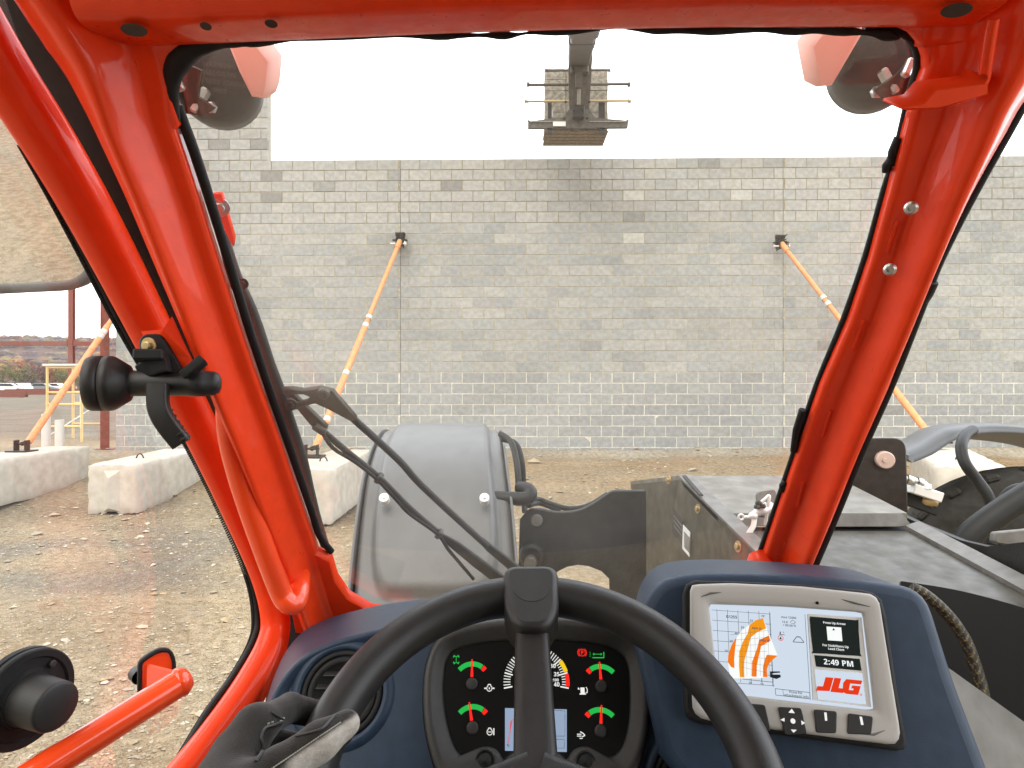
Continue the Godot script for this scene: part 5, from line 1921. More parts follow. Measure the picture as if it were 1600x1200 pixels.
func boom() -> void:
	var b := group_part(tele, "boom", "dusty grey telescopic boom reaching up over the cab")
	var P0 := EYE + Vector3(-0.02, 0.5, 2.0)
	var P1 := at(905, 88, 10.5)
	var up := (P1 - P0).cross(Vector3.RIGHT).normalized()
	for s in [[0.0, 0.5, 0.40, 0.5], [0.3, 0.72, 0.34, 0.42], [0.55, 0.8, 0.29, 0.36], [0.78, 1.0, 0.335, 0.3]]:
		var st := new_st()
		var pr := rrect(s[2], s[3], 0.035, 3)
		sweep(st, [P0.lerp(P1, s[0]), P0.lerp(P1, s[1])], pr, up)
		part(b, "boom_section", st, M.boom_grey)
	var st := new_st()
	sweep(st, [P0.lerp(P1, 0.775), P0.lerp(P1, 0.805)], rrect(0.325, 0.37, 0.03, 3), up)
	part(b, "wear_collar", st, M.boom_grey)
	# drop head below the tip: two tapering cheek plates, tilt cylinder between
	var q := group_part(tele, "fork_carriage", "dark fork carriage with side arms at the boom tip")
	for c in [[[888, 84, 902, 88, 903, 200, 892, 206, 889, 150], 0], [[908, 88, 926, 84, 922, 150, 918, 206, 908, 200], 0]]:
		st = new_st()
		var v := []
		for i in range(0, c[0].size(), 2):
			v.append(at(c[0][i], c[0][i + 1], 10.42 + (c[0][i + 1] - 84) * 0.0035))
		prism(st, v, Vector3(0, 0.02, -0.06))
		part(q, "cheek_plate", st, M.boom_grey)
	st = new_st()
	cbox(st, Transform3D(Basis(), at(905, 100, 10.5)), Vector3(0.3, 0.34, 0.14), 0.02)
	prism(st, [at(898, 104, 10.4), at(911, 104, 10.4), at(909, 136, 10.45), at(900, 136, 10.45)], Vector3(0, 0, -0.08))
	part(q, "boom_head", st, M.boom_grey)
	st = new_st()
	tube(st, [at(905, 132, 10.52), at(904, 164, 10.6)], 0.03, 12)
	part(q, "tilt_cylinder", st, M.boom_light)
	st = new_st()
	cbox(st, Transform3D(Basis(), at(904, 176, 10.62)), Vector3(0.2, 0.22, 0.1), 0.02)
	for k in [[897, 172], [911, 172], [884, 159], [921, 159], [882, 185], [918, 185]]:
		slathe(st, at(k[0], k[1], 10.55), Vector3(0, -0.4, 1), [[0.02, -0.05], [0.02, 0.01], [0.0, 0.02]], 10)
	part(q, "tilt_block", st, M.machine_black)
	var dd := 10.72
	for r in [[853, 952, 110, 0.016, "boom_grey"], [825, 983, 132, 0.024, "boom_grey"], [821, 984, 158, 0.02, "yellow_bar"]]:
		st = new_st()
		tube(st, [at(r[0], r[2] + 0.6, dd), at(r[1], r[2] - 0.6, dd)], r[3], 10)
		for x in [r[0], r[1]]:
			slathe(st, at(x, r[2], dd), Vector3.RIGHT, [[0.0, -0.02], [r[3] * 1.6, -0.02], [r[3] * 1.6, 0.02], [0.0, 0.02]], 10)
		part(q, "cross_bar", st, M[r[4]])
	st = new_st()
	for x in [824.5, 982]:
		st = new_st()
		tube(st, [at(x, 132, dd), at(x, 190, dd)], 0.007, 6)
		part(q, "guard_rod", st, M.boom_grey)
	st = new_st()
	tube(st, [at(952, 110, dd), at(980, 130, dd)], 0.005, 6)
	part(q, "guard_rod", st, M.boom_grey)
	st = new_st()
	prism(st, [at(825, 187, dd), at(829, 189, dd), at(880, 183, dd), at(890, 170, dd), at(920, 170, dd), at(930, 184, dd), at(978, 188, dd), at(982, 186, dd), at(981, 199, dd), at(825, 200, dd)], Vector3(0, 0.02, -0.12))
	part(q, "carriage_beam", st, M.boom_grey)
	st = new_st()
	prism(st, [at(828, 189, dd - 0.02), at(884, 189, dd - 0.02), at(884, 190.6, dd - 0.02), at(828, 190.6, dd - 0.02)], Vector3(0, 0, -0.01))
	part(q, "bright_edge", st, M.boom_light)
	st = new_st()
	prism(st, [at(921, 189, dd - 0.02), at(979, 189, dd - 0.02), at(979, 190.6, dd - 0.02), at(921, 190.6, dd - 0.02)], Vector3(0, 0, -0.01))
	part(q, "bright_edge", st, M.boom_light)
	st = new_st()
	prism(st, [at(857, 172, dd + 0.1), at(864, 172, dd + 0.1), at(864, 182, dd + 0.1), at(857, 182, dd + 0.1)], Vector3(0, 0, -0.01))
	part(q, "data_plate", st, M.decal_white)
	st = new_st()
	prism(st, [at(864, 190, dd - 0.03), at(884, 190, dd - 0.03), at(884, 197, dd - 0.03), at(864, 197, dd - 0.03)], Vector3(0, 0, -0.01))
	part(q, "data_plate", st, M.decal_white)
	for x in [[856, 862], [936, 945]]:
		st = new_st()
		prism(st, [at(x[0], 158, dd + 0.05), at(x[1], 158, dd + 0.05), at(x[1], 203, dd + 0.05), at(x[0], 203, dd + 0.05)], Vector3(0, 0, -0.06))
		prism(st, [at(x[0], 202, dd), at(x[1], 202, dd), at(x[1], 213, dd + 0.8), at(x[0], 213, dd + 0.8)], Vector3(0, -0.03, 0))
		part(q, "fork", st, M.machine_black)

func build_load() -> void:
	var d0 := 11.0
	var y0 := EYE.y + 0.395 * d0
	var xc := 0.101 * d0
	var pal := thing("pallet", "wooden pallet lifted on the telehandler's forks under the grey blocks", "pallet", Vector3(xc, y0, -d0 - 0.02))
	for k in 5:
		var st := new_st()
		cbox(st, Transform3D(Basis(), Vector3(0, 0.012, -0.06 - 0.14 * k)), Vector3(1.1, 0.022, 0.11), 0.003)
		part(pal, "deck_board", st, M.wood)
	for k in 3:
		var st := new_st()
		cbox(st, Transform3D(Basis(), Vector3(-0.49 + 0.49 * k, 0.065, -0.34)), Vector3(0.09, 0.08, 0.68), 0.003)
		part(pal, "bearer", st, M.wood)
	var st2 := new_st()
	cbox(st2, Transform3D(Basis(), Vector3(0, 0.118, -0.34)), Vector3(1.1, 0.022, 0.68), 0.003)
	part(pal, "top_deck", st2, M.wood)
	var names := ["bottom left", "bottom middle", "bottom right", "second row left", "second row middle", "second row right", "third row left", "third row middle", "third row right", "fourth row left", "fourth row middle", "fourth row right", "top left", "top middle", "top right"]
	var proto: Node3D = null
	for k in 15:
		var pos := Vector3(xc + (k % 3 - 1) * 0.362, y0 + 0.131 + (k / 3) * 0.193, -d0 - 0.21 + rng.randf_range(-0.01, 0.01))
		var label: String = "grey hollow block %s in the stack lifted above the wall" % names[k]
		if proto == null:
			proto = thing("hollow_block", label, "concrete block", pos, 0.0, "hollow blocks stacked on the lifted pallet")
			var st := new_st()
			cbox(st, Transform3D(Basis(), Vector3(0, 0.095, 0.19 - 0.02)), Vector3(0.356, 0.188, 0.036), 0.004)
			part(proto, "face_shell", st, M.stack_block)
			st = new_st()
			cbox(st, Transform3D(Basis(), Vector3(0, 0.095, -0.17)), Vector3(0.356, 0.188, 0.036), 0.004)
			part(proto, "face_shell", st, M.stack_block)
			st = new_st()
			for x in [-0.16, 0.0, 0.16]:
				st = new_st()
				cbox(st, Transform3D(Basis(), Vector3(x, 0.095, 0)), Vector3(0.034, 0.186, 0.30), 0.002)
				part(proto, "web", st, M.stack_block)
		else:
			copy(proto, label, pos, rng.randf_range(-0.01, 0.01))

# ------------------------------------------------------------------ inside the cab
func dashboard() -> void:
	var d := group_part(tele, "dashboard", "slate blue moulded plastic dashboard")
	var back := Vector3(-0.055, -0.03, -0.17)
	var st := new_st()
	var ol := spl2([360, 1300, 392, 1170, 412, 1108, 436, 1060, 468, 1025, 508, 1003, 560, 987, 640, 970, 760, 957, 845, 953, 930, 957, 1000, 968, 1100, 990, 1240, 1040], 3)
	ol.append_array([1480, 1150, 1500, 1320])
	var poly := pp(DX, ol)
	loft(st, DX, poly, [[0.0, -0.02, back], [0.0, -0.012], [0.001, -0.006], [0.003, -0.001], [0.006, 0.0015], [0.010, 0.0], [0.014, -0.005], [0.0175, -0.007]])
	part(d, "dash_shell", st, M.dash_blue)
	# housing of the display, turned towards the driver
	st = new_st()
	var hx := Transform3D(SX.basis, SX.origin - SX.basis.z * 0.03)
	var hp := spl2([990, 1000, 998, 955, 1012, 925, 1036, 903, 1085, 893, 1160, 892, 1250, 896, 1340, 903, 1405, 912, 1434, 924, 1452, 945, 1466, 985, 1490, 1060, 1520, 1140, 1570, 1270], 2)
	hp.append_array([1120, 1290, 1030, 1180])
	loft(st, hx, pp(hx, hp), [[0.0, 0.0, Vector3(0.03, -0.03, -0.16)], [0.0, -0.012], [0.001, -0.002], [0.004, 0.005], [0.009, 0.0085], [0.0145, 0.0098], [0.0165, 0.0102]])
	part(d, "display_housing", st, M.dash_blue)
	# air vents
	for v in [[533, 1083, 66.0, 1.0], [1086, 1226, 66.0, 1.0]]:
		var g := group_part(tele, "air_vent", "round black air vent in the dashboard, " + ("by the gloved hand" if v[0] < 800 else "below the display"))
		var c2 := onp(DX, v[0], v[1])
		var r := onp(DX, v[0] + v[2], v[1]).x - c2.x
		var cx := Transform3D(DX.basis, DX * Vector3(c2.x, c2.y, -0.003))
		st = new_st()
		slathe(st, cx.origin, cx.basis.z, [[r * 1.26, -0.005], [r * 1.17, 0.001], [r * 1.08, 0.003], [r * 1.0, 0.0025], [r * 0.97, -0.003]], 44)
		part(g, "outer_lip", st, M.dash_blue)
		st = new_st()
		slathe(st, cx.origin, cx.basis.z, [[r * 0.98, -0.008], [r * 0.95, 0.001], [r * 0.88, 0.002], [r * 0.84, 0.001], [r * 0.83, -0.003]], 44)
		slathe(st, cx.origin, cx.basis.z, [[r * 0.815, -0.003], [r * 0.8, 0.0015], [r * 0.7, 0.001], [r * 0.66, -0.001], [r * 0.64, -0.003], [0.0, -0.0032]], 44)
		part(g, "vent_ring", st, M.rubber)
		for k in 4:
			st = new_st()
			var y := (-0.42 + 0.28 * k) * r
			cbox(st, cx * Transform3D(Basis(Vector3.RIGHT, 0.6), Vector3(0, y, 0.001)), Vector3(sqrt(maxf(r * r * 0.40 - y * y, 0.0001)) * 2, 0.002, 0.01), 0.0006)
			part(g, "vent_blade", st, M.dark_plastic)

func arc_strip(st: SurfaceTool, xf: Transform3D, c: Vector2, r0: float, r1: float, a0: float, a1: float, z: float, n := 12) -> void:
	for k in n:
		var p := []
		for q in [[r0, k], [r1, k], [r1, k + 1], [r0, k + 1]]:
			var a: float = deg_to_rad(lerpf(a0, a1, q[1] / float(n)))
			p.append(xf * Vector3(c.x + cos(a) * q[0], c.y + sin(a) * q[0], z))
		quad(st, p[0], p[1], p[2], p[3])

func line2(st: SurfaceTool, xf: Transform3D, a: Vector2, b: Vector2, w0: float, w1: float, z: float) -> void:
	var n := (b - a).orthogonal().normalized()
	quad(st, xf * Vector3(a.x + n.x * w0, a.y + n.y * w0, z), xf * Vector3(a.x - n.x * w0, a.y - n.y * w0, z), xf * Vector3(b.x - n.x * w1, b.y - n.y * w1, z), xf * Vector3(b.x + n.x * w1, b.y + n.y * w1, z))

func cluster() -> void:
	var g := group_part(tele, "instrument_cluster", "black instrument cluster with four small gauges and a rev counter")
	var c := onp(DX, 840, 1090)
	var outer := radial(pp(DX, spl2([676, 1010, 700, 985, 760, 970, 845, 965, 930, 970, 985, 988, 1008, 1015, 1015, 1060, 1014, 1120, 1006, 1170, 990, 1215, 960, 1245, 840, 1255, 720, 1245, 688, 1215, 670, 1165, 662, 1110, 664, 1050, 676, 1010], 4)), c, 96)
	var inner := radial(pp(DX, spl2([708, 1014, 760, 1003, 845, 999, 925, 1004, 966, 1016, 981, 1036, 985, 1070, 984, 1120, 976, 1160, 962, 1180, 944, 1183, 932, 1172, 915, 1166, 896, 1172, 884, 1190, 860, 1206, 838, 1208, 800, 1204, 788, 1190, 776, 1172, 757, 1166, 740, 1172, 728, 1183, 712, 1172, 698, 1130, 692, 1080, 696, 1036, 708, 1014], 3)), c, 96)
	var st := new_st()
	var rings := []
	for q in [[0.0, -0.008, 0], [0.0, 0.004, 0], [0.08, 0.0085, 0], [0.22, 0.0105, 0], [0.45, 0.009, 0], [0.7, 0.003, 0], [0.9, 0.0, 0], [1.0, -0.0025, 0], [1.01, -0.006, 0]]:
		var ring := []
		for i in 96:
			var p := outer[i].lerp(inner[i], q[0])
			ring.append(DX * Vector3(p.x, p.y, q[1]))
		rings.append(ring)
	skin(st, rings, true, false)
	part(g, "bezel", st, M.bezel_plastic)
	st = new_st()
	rings = []
	for q in [[0.0, -0.012], [0.0, 0.001], [-0.05, 0.0015], [-0.10, -0.008]]:
		var ring := []
		for i in 96:
			var p := outer[i].lerp(inner[i], q[0])
			ring.append(DX * Vector3(p.x, p.y, q[1]))
		rings.append(ring)
	skin(st, rings, true, false)
	part(g, "bezel_gasket", st, M.gauge_black)
	st = new_st()
	var inn := PackedVector2Array()
	for i in 96:
		inn.append(outer[i].lerp(inner[i], 1.02))
	sheet(st, DX, inn, -0.0042)
	part(g, "gauge_face", st, M.gauge_black)
	var Z := -0.0039
	var u := onp(DX, 841, 1090).x - onp(DX, 840, 1090).x       # metres per photo pixel
	var gauges := [[737, 1070, 40.0, 137.0, 40.0, 55.0, 91.0], [738, 1139, 40.0, 137.0, 40.0, 55.0, 100.0], [940, 1074, 43.0, 125.0, 125.0, 140.0, 91.0], [939, 1144, 43.0, 125.0, 125.0, 140.0, 84.0]]
	for q in gauges:
		var gc := onp(DX, q[0], q[1] - 3)
		st = new_st()
		var g0 := 57.0 if q[0] < 800 else 43.0
		var g1 := 137.0 if q[0] < 800 else 123.0
		arc_strip(st, DX, gc, 24.5 * u, 32 * u, g0, g1, Z)
		part(g, "gauge_arc", st, M.lamp_green)
		st = new_st()
		arc_strip(st, DX, gc, 24 * u, 32 * u, 43.0 if q[0] < 800 else 125.0, 55.0 if q[0] < 800 else 137.0, Z, 3)
		part(g, "gauge_red_zone", st, M.lamp_red)
		st = new_st()
		slathe(st, DX * Vector3(gc.x, gc.y - 1 * u, Z), DX.basis.z, [[9.5 * u, 0.0], [9.0 * u, 0.0022], [7 * u, 0.0026], [0.0, 0.0027]], 20)
		part(g, "needle_hub", st, M.dark_plastic)
		st = new_st()
		var a := deg_to_rad(q[6])
		line2(st, DX, gc + Vector2(cos(a), sin(a)) * 9 * u, gc + Vector2(cos(a), sin(a)) * 35 * u, 2.4 * u, 1.1 * u, Z + 0.0014)
		part(g, "gauge_needle", st, M.lamp_red)
	# rev counter: ticks, coloured zones, numbers
	var tc := onp(DX, 838, 1065)
	st = new_st()
	for k in 41:
		var a := deg_to_rad(190.0 - 200.0 * k / 40.0)
		var dir := Vector2(cos(a), sin(a))
		var big := k % 5 == 0
		line2(st, DX, tc + dir * (38.5 if big else 41.0) * u, tc + dir * 52 * u, (1.0 if big else 0.65) * u, (1.0 if big else 0.65) * u, Z)
	part(g, "tachometer_ticks", st, M.lamp_white)
	st = new_st()
	arc_strip(st, DX, tc, 46.5 * u, 53 * u, 17, 38, Z + 0.0003)
	part(g, "yellow_zone", st, M.lamp_yellow)
	st = new_st()
	arc_strip(st, DX, tc, 46.5 * u, 53 * u, -7.5, 13, Z + 0.0003)
	part(g, "red_zone", st, M.lamp_red)
	for s in [["30", 864, 1040, 6.2], ["35", 870, 1053, 6.2], ["x100", 867, 1062, 4.2], ["40", 870, 1069, 6.2], ["25", 845, 1030, 6.2], ["10", 812, 1040, 6.2], ["5", 806, 1054, 6.2], ["0", 806, 1069, 6.2]]:
		var p := onp(DX, s[1], s[2])
		text(g, "dial_number", s[0], DX * Transform3D(Basis(), Vector3(p.x, p.y, Z)), s[3] * u, M.lamp_white)
	# warning symbols
	var sym := func(called: String, m: Material, lines: Array) -> void:
		var s2 := new_st()
		for l in lines:
			line2(s2, DX, onp(DX, l[0], l[1]), onp(DX, l[2], l[3]), l[4] * u, l[4] * u, Z)
		part(g, called, s2, m)
	sym.call("axle_symbol", M.lamp_green, [[712.5, 1025, 712.5, 1035, 0.5], [708.5, 1025, 716.5, 1025, 0.5], [708.5, 1035, 716.5, 1035, 0.5], [708, 1026.5, 710, 1023, 0.9], [715, 1023, 717, 1026.5, 0.9], [708, 1033.5, 710, 1037, 0.9], [715, 1037, 717, 1033.5, 0.9]])
	sym.call("sideways_symbol", M.lamp_green, [[944, 1018, 944, 1027.5, 0.8], [926, 1027, 944.5, 1027, 0.8], [927, 1021.5, 941, 1021.5, 0.5], [922.5, 1018, 922.5, 1019.5, 0.6], [922.5, 1021, 922.5, 1022.5, 0.6], [922.5, 1024, 922.5, 1025.5, 0.6], [927, 1021.5, 929, 1019.8, 0.5], [927, 1021.5, 929, 1023.2, 0.5], [941, 1021.5, 939, 1019.8, 0.5], [941, 1021.5, 939, 1023.2, 0.5]])
	st = new_st()
	var bc := onp(DX, 910, 1019)
	arc_strip(st, DX, bc, 4.6 * u, 5.7 * u, 0, 360, Z, 20)
	arc_strip(st, DX, bc, 6.4 * u, 7.6 * u, -52, 52, Z, 8)
	arc_strip(st, DX, bc, 6.4 * u, 7.6 * u, 128, 232, Z, 8)
	part(g, "brake_symbol", st, M.lamp_red)
	text(g, "brake_letter", "P", DX * Transform3D(Basis(), Vector3(bc.x, bc.y, Z)), 6.0 * u, M.lamp_red)
	sym.call("fuel_symbol", M.lamp_white, [[907.5, 1078.8, 914, 1078.8, 4.6], [906, 1084, 916, 1084, 0.8], [916, 1073, 918, 1076, 0.6], [918, 1076, 918, 1082, 0.6], [918, 1082, 915.5, 1082, 0.6], [904, 1074, 906, 1077, 0.6], [904, 1077, 904, 1074, 0.6]])
	var engine := func(x: float, y: float, extra: Array) -> void:
		var s2 := new_st()
		var ec := onp(DX, x, y)
		arc_strip(s2, DX, ec, 3.6 * u, 4.7 * u, 120, 420, Z, 16)
		line2(s2, DX, onp(DX, x - 2, y - 6), onp(DX, x + 2, y - 6), 0.7 * u, 0.7 * u, Z)
		line2(s2, DX, onp(DX, x - 2.2, y - 6), onp(DX, x - 2.2, y - 3), 0.5 * u, 0.5 * u, Z)
		line2(s2, DX, onp(DX, x + 2.2, y - 6), onp(DX, x + 2.2, y - 3), 0.5 * u, 0.5 * u, Z)
		for l in extra:
			line2(s2, DX, onp(DX, x + l[0], y + l[1]), onp(DX, x + l[2], y + l[3]), l[4] * u, l[4] * u, Z)
		part(g, "engine_symbol", s2, M.lamp_white)
	engine.call(764.5, 1075, [[-8, 0, -5, 0, 1.0], [5, 0, 8, 0, 1.0], [0, -1.5, 0, 1.5, 0.9]])
	engine.call(765, 1143.5, [[6.5, -6, 6.5, 5, 0.8], [-3, 0, 3, 0, 0.5]])
	sym.call("exhaust_symbol", M.lamp_white, [[902, 1147, 909, 1147, 0.6], [902, 1150, 909, 1150, 0.6], [907, 1143, 912, 1146, 0.7], [912, 1146, 914.5, 1149, 0.7], [914.5, 1149, 910, 1151, 0.7], [906, 1153.5, 911, 1153.5, 0.6]])
	# small screen low in the middle
	st = new_st()
	sheet(st, DX, pp(DX, [789, 1106, 886, 1108, 886, 1175, 789, 1173]), Z)
	part(g, "lcd_screen", st, M.lcd_blue)
	sym.call("lcd_frame", M.screen_dark, [[861, 1109, 883, 1110.5, 0.4], [883, 1110.5, 883, 1150, 0.4], [861, 1150, 883, 1150, 0.4], [861, 1155, 882, 1155, 0.4], [882, 1155, 882, 1169, 0.4], [861, 1169, 882, 1169, 0.4], [858, 1124, 862, 1124, 0.8], [860, 1159, 864, 1159, 0.7], [860, 1164, 864, 1164, 0.7]])
	sym.call("lcd_machine", M.screen_red, [[794, 1162, 799, 1126, 1.2], [799, 1126, 803, 1124, 1.0]])
	sym.call("lcd_wheel", M.screen_dark, [[792, 1164, 796, 1166, 1.6]])
	# two push buttons in the notches of the bezel
	for b in [[758, 1188], [915, 1190]]:
		st = new_st()
		var o := onw(DX, b[0], b[1], 0.002)
		slathe(st, o, DX.basis.z, [[15 * u, -0.004], [14.5 * u, 0.001], [12.8 * u, 0.002], [11.8 * u, 0.0005], [11.5 * u, -0.002]], 28)
		part(g, "button_collar", st, M.rubber)
		st = new_st()
		slathe(st, o, DX.basis.z, [[10.5 * u, -0.003], [10 * u, 0.002], [8 * u, 0.0042], [5 * u, 0.0038], [4.6 * u, 0.005], [0.0, 0.0052]], 24)
		part(g, "push_button", st, M.rubber)

func display() -> void:
	var g := group_part(tele, "display_unit", "grey framed display unit showing a load chart and the time")
	var st := new_st()
	var base := pp(SX, [1067, 925, 1072, 912, 1085, 906, 1150, 907, 1250, 912, 1350, 921, 1368, 926, 1380, 936, 1388, 965, 1405, 1080, 1420, 1160, 1416, 1172, 1400, 1174, 1300, 1160, 1180, 1144, 1092, 1131, 1076, 1124, 1070, 1110, 1066, 1000])
	loft(st, SX, base, [[0.0, -0.022], [0.0, -0.006], [0.0015, -0.003], [0.004, -0.002]])
	part(g, "back_case", st, M.rubber)
	st = new_st()
	var fr := rpoly(pp(SX, [1078, 914, 1140, 912, 1250, 917, 1362, 929, 1372, 940, 1386, 1030, 1405, 1148, 1398, 1164, 1300, 1152, 1180, 1136, 1096, 1124, 1082, 1112, 1078, 1010]), 0.006, 3)
	var scr := pp(SX, [1107, 944, 1222, 948, 1347, 957, 1356, 1031, 1365, 1110, 1240, 1096, 1124, 1082, 1115, 1010])
	var cc := onp(SX, 1236, 1025)
	var fo := radial(fr, cc, 120)
	var fi := radial(rpoly(scr, 0.003, 3), cc, 120)
	var rings := []
	for q in [[0.0, 0.0], [0.0, 0.004], [0.06, 0.0072], [0.16, 0.0078], [0.45, 0.0074], [0.6, 0.0066], [0.9, 0.006], [0.97, 0.0045], [1.0, -0.0005]]:
		var ring := []
		for i in 120:
			var p := fo[i].lerp(fi[i], q[0])
			ring.append(SX * Vector3(p.x, p.y, q[1]))
		rings.append(ring)
	skin(st, rings, true, false)
	part(g, "grey_bezel", st, M.display_grey)
	# moulded brow lines
	st = new_st()
	for b in [[1094, 933, 1110, 927, 1132, 925], [1310, 935, 1335, 942, 1360, 948], [1330, 1146, 1365, 1148, 1390, 1138]]:
		st = new_st()
		tube(st, [onw(SX, b[0], b[1], 0.0068), onw(SX, b[2], b[3], 0.0074), onw(SX, b[4], b[5], 0.0068)], [0.0004, 0.0012, 0.0004], 7)
		part(g, "brow_line", st, M.trim_grey)
	st = new_st()
	slathe(st, onw(SX, 1277, 942, 0.0074), SX.basis.z, [[0.0018, 0.0], [0.0014, 0.0006], [0.0, 0.0007]], 12)
	part(g, "light_sensor", st, M.gauge_black)
	st = new_st()
	sheet(st, SX, fi, -0.0003)
	part(g, "screen", st, M.screen_bg)
	# what the screen shows
	var u := onp(SX, 1237, 1025).x - onp(SX, 1236, 1025).x
	var lay := func(called: String, m: Material, poly: Array, z: float) -> void:
		var s2 := new_st()
		sheet(s2, SX, pp(SX, poly), z)
		part(g, called, s2, m)
	var lines := func(called: String, m: Material, ls: Array, z: float) -> void:
		var s2 := new_st()
		for l in ls:
			line2(s2, SX, onp(SX, l[0], l[1]), onp(SX, l[2], l[3]), l[4] * u, l[4] * u, z)
		part(g, called, s2, m)
	var grid := []
	for k in 6:
		grid.append([1120 + 16.4 * k, 952 + 0.7 * k, 1124 + 16.4 * k + 0.3 * k, 1064 + 1.3 * k, 0.32])
	for k in 8:
		grid.append([1112 + k * 0.9, 953 + 16.0 * k, 1204 + k * 0.7, 959.5 + 16.0 * k, 0.32])
	grid.append_array([[1203, 958, 1208, 1068, 0.3], [1160, 1061, 1208, 1066, 0.4], [1172, 1058, 1172, 1064, 0.3], [1190, 1058, 1190, 1066, 0.3], [1208, 1058, 1208, 1069, 0.3]])
	lines.call("chart_grid", M.screen_line, grid, 0.0002)
	lay.call("chart_area", M.screen_white, [1192, 966, 1181, 969, 1171, 976, 1158, 986, 1149, 999, 1141, 1013, 1137, 1030, 1139, 1048, 1141, 1060, 1186, 1060, 1199, 1058, 1198, 1046, 1201, 1038, 1207, 1031, 1215, 1024.5, 1203, 994], 0.0004)
	lay.call("chart_band", M.screen_amber, [1192, 966, 1181, 969, 1171, 976.5, 1168, 990, 1160, 1004, 1155, 1018, 1154.5, 1040, 1156, 1058, 1163, 1058.5, 1162.5, 1045, 1163, 1032, 1168, 1015, 1173, 996, 1183, 988, 1197, 982], 0.0006)
	lay.call("chart_band", M.screen_orange, [1201, 993, 1186, 1000, 1183, 1012, 1179, 1024, 1175, 1034, 1174.5, 1057, 1182, 1057.5, 1182.5, 1040, 1185, 1028, 1189, 1010, 1204, 1001], 0.0006)
	lay.call("chart_band", M.screen_orange, [1150.5, 996, 1143, 1008, 1138, 1022, 1137, 1034, 1142, 1042, 1147.5, 1044, 1147, 1030, 1149, 1010], 0.0006)
	lay.call("chart_band", M.screen_orange, [1198, 1023, 1215, 1024.5, 1207, 1031, 1201, 1038, 1198, 1046, 1199, 1058, 1192, 1058, 1192, 1042, 1195, 1030], 0.0006)
	var sp := []
	for k in 7:
		sp.append([1141.0 + k * 3, 1000 + k * 8.4 - 8, 1200 - k * 0.5, 985 + k * 11.0, 0.18])
		sp.append([1158 + k * 7.0, 980 + k * 1.0, 1160 + k * 7.0, 1056, 0.16])
	lines.call("chart_lines", M.screen_line, sp, 0.0007)
	lay.call("machine_symbol", M.screen_dark, [1203, 1049, 1218, 1049, 1219, 1051, 1206, 1052, 1206, 1054, 1219, 1054, 1220, 1058, 1216, 1058, 1213, 1061, 1209, 1058.5, 1203, 1058], 0.0006)
	var say := func(called: String, s: String, x: float, y: float, h: float, m: Material, wide := 1.0) -> void:
		var p := onp(SX, x, y)
		text(g, called, s, SX * Transform3D(Basis(), Vector3(p.x, p.y, 0.0011)), h * u, m, wide)
	say.call("screen_text", "G1255", 1143, 964, 4.6, M.screen_dark)
	for q in [["40", 1150, 990, 2.6], ["50", 1160, 980.5, 2.6], ["55", 1174, 970, 2.6], ["70'", 1192, 963, 2.6], ["30", 1142, 1002, 2.6], ["20", 1134.5, 1017, 2.6], ["20", 1172, 1067, 2.6], ["10", 1190, 1069, 2.6], ["0", 1208, 1071, 2.6], ["4000 lb", 1182, 982, 2.2], ["6000 lb", 1194, 1001, 2.2], ["max 12000", 1232, 965, 2.6], ["12.0", 1226, 972, 2.4], ["+ 00.00 ft", 1233, 977.5, 2.4]]:
		say.call("screen_text", q[0], q[1], q[2], q[3], M.screen_line)
	lines.call("boom_symbol", M.screen_line, [[1234, 973, 1238, 969, 0.35], [1238, 969, 1243, 972, 0.35], [1236, 974, 1240, 975, 0.35], [1243, 972, 1240, 975, 0.35], [1217, 991, 1226, 992, 0.5], [1219, 987, 1219, 991, 0.9], [1223, 987, 1225, 989, 0.4]], 0.0006)
	var s3 := new_st()
	arc_strip(s3, SX, onp(SX, 1219.5, 997), 3.6 * u, 4.5 * u, 0, 360, 0.0006, 18)
	part(g, "warning_circle", s3, M.screen_red)
	lay.call("warning_mark", M.screen_dark, [1219.5, 994.5, 1221.5, 999, 1217.5, 999], 0.0006)
	lines.call("stabilizer_symbol", M.screen_dark, [[1244.5, 995, 1250, 995.5, 0.7], [1244.5, 995, 1239, 1002.5, 0.5], [1250, 995.5, 1256, 1003.5, 0.5], [1239, 1003, 1256, 1004, 0.5]], 0.0006)
	lines.call("panel_divider", M.screen_line, [[1257.5, 960, 1266, 1094, 0.35], [1261.5, 960, 1270, 1094, 0.35]], 0.0006)
	lines.call("soft_key", M.screen_line, [[1211, 1076, 1265, 1082, 0.4], [1212, 1086, 1265.5, 1092, 0.4], [1211, 1076, 1212, 1086, 0.4], [1223, 1077.5, 1224, 1087, 0.3], [1265, 1082, 1265.5, 1092, 0.4]], 0.0006)
	say.call("screen_text", "Press for", 1243, 1082, 2.6, M.screen_line)
	say.call("screen_text", "attachment info", 1244, 1087.5, 2.6, M.screen_line)
	lay.call("side_panel", M.lcd_blue, [1262, 959, 1346, 965, 1361, 1105, 1271, 1094], 0.0001)
	lay.call("side_panel", M.decal_white, [1262, 959, 1346, 965, 1361, 1105, 1271, 1094], 0.0003)
	lay.call("dark_panel", M.screen_dark, spl2([1268, 964, 1336, 969, 1340, 973, 1344, 1021, 1342, 1025, 1274, 1020, 1270, 1017, 1265, 968, 1268, 964], 3).slice(0, 48), 0.0006)
	lay.call("white_key", M.screen_white, [1291, 979, 1314, 980.5, 1316, 1002, 1293, 1000.5], 0.0009)
	lay.call("key_mark", M.screen_dark, [1302, 981.5, 1304.5, 985, 1300, 985], 0.00105)
	say.call("screen_text", "Press Up Arrow", 1303, 974, 2.7, M.screen_white)
	say.call("screen_text", "For Stabilizers Up", 1305, 1009.5, 2.6, M.screen_white)
	say.call("screen_text", "Load Chart", 1306, 1014.5, 2.6, M.screen_white)
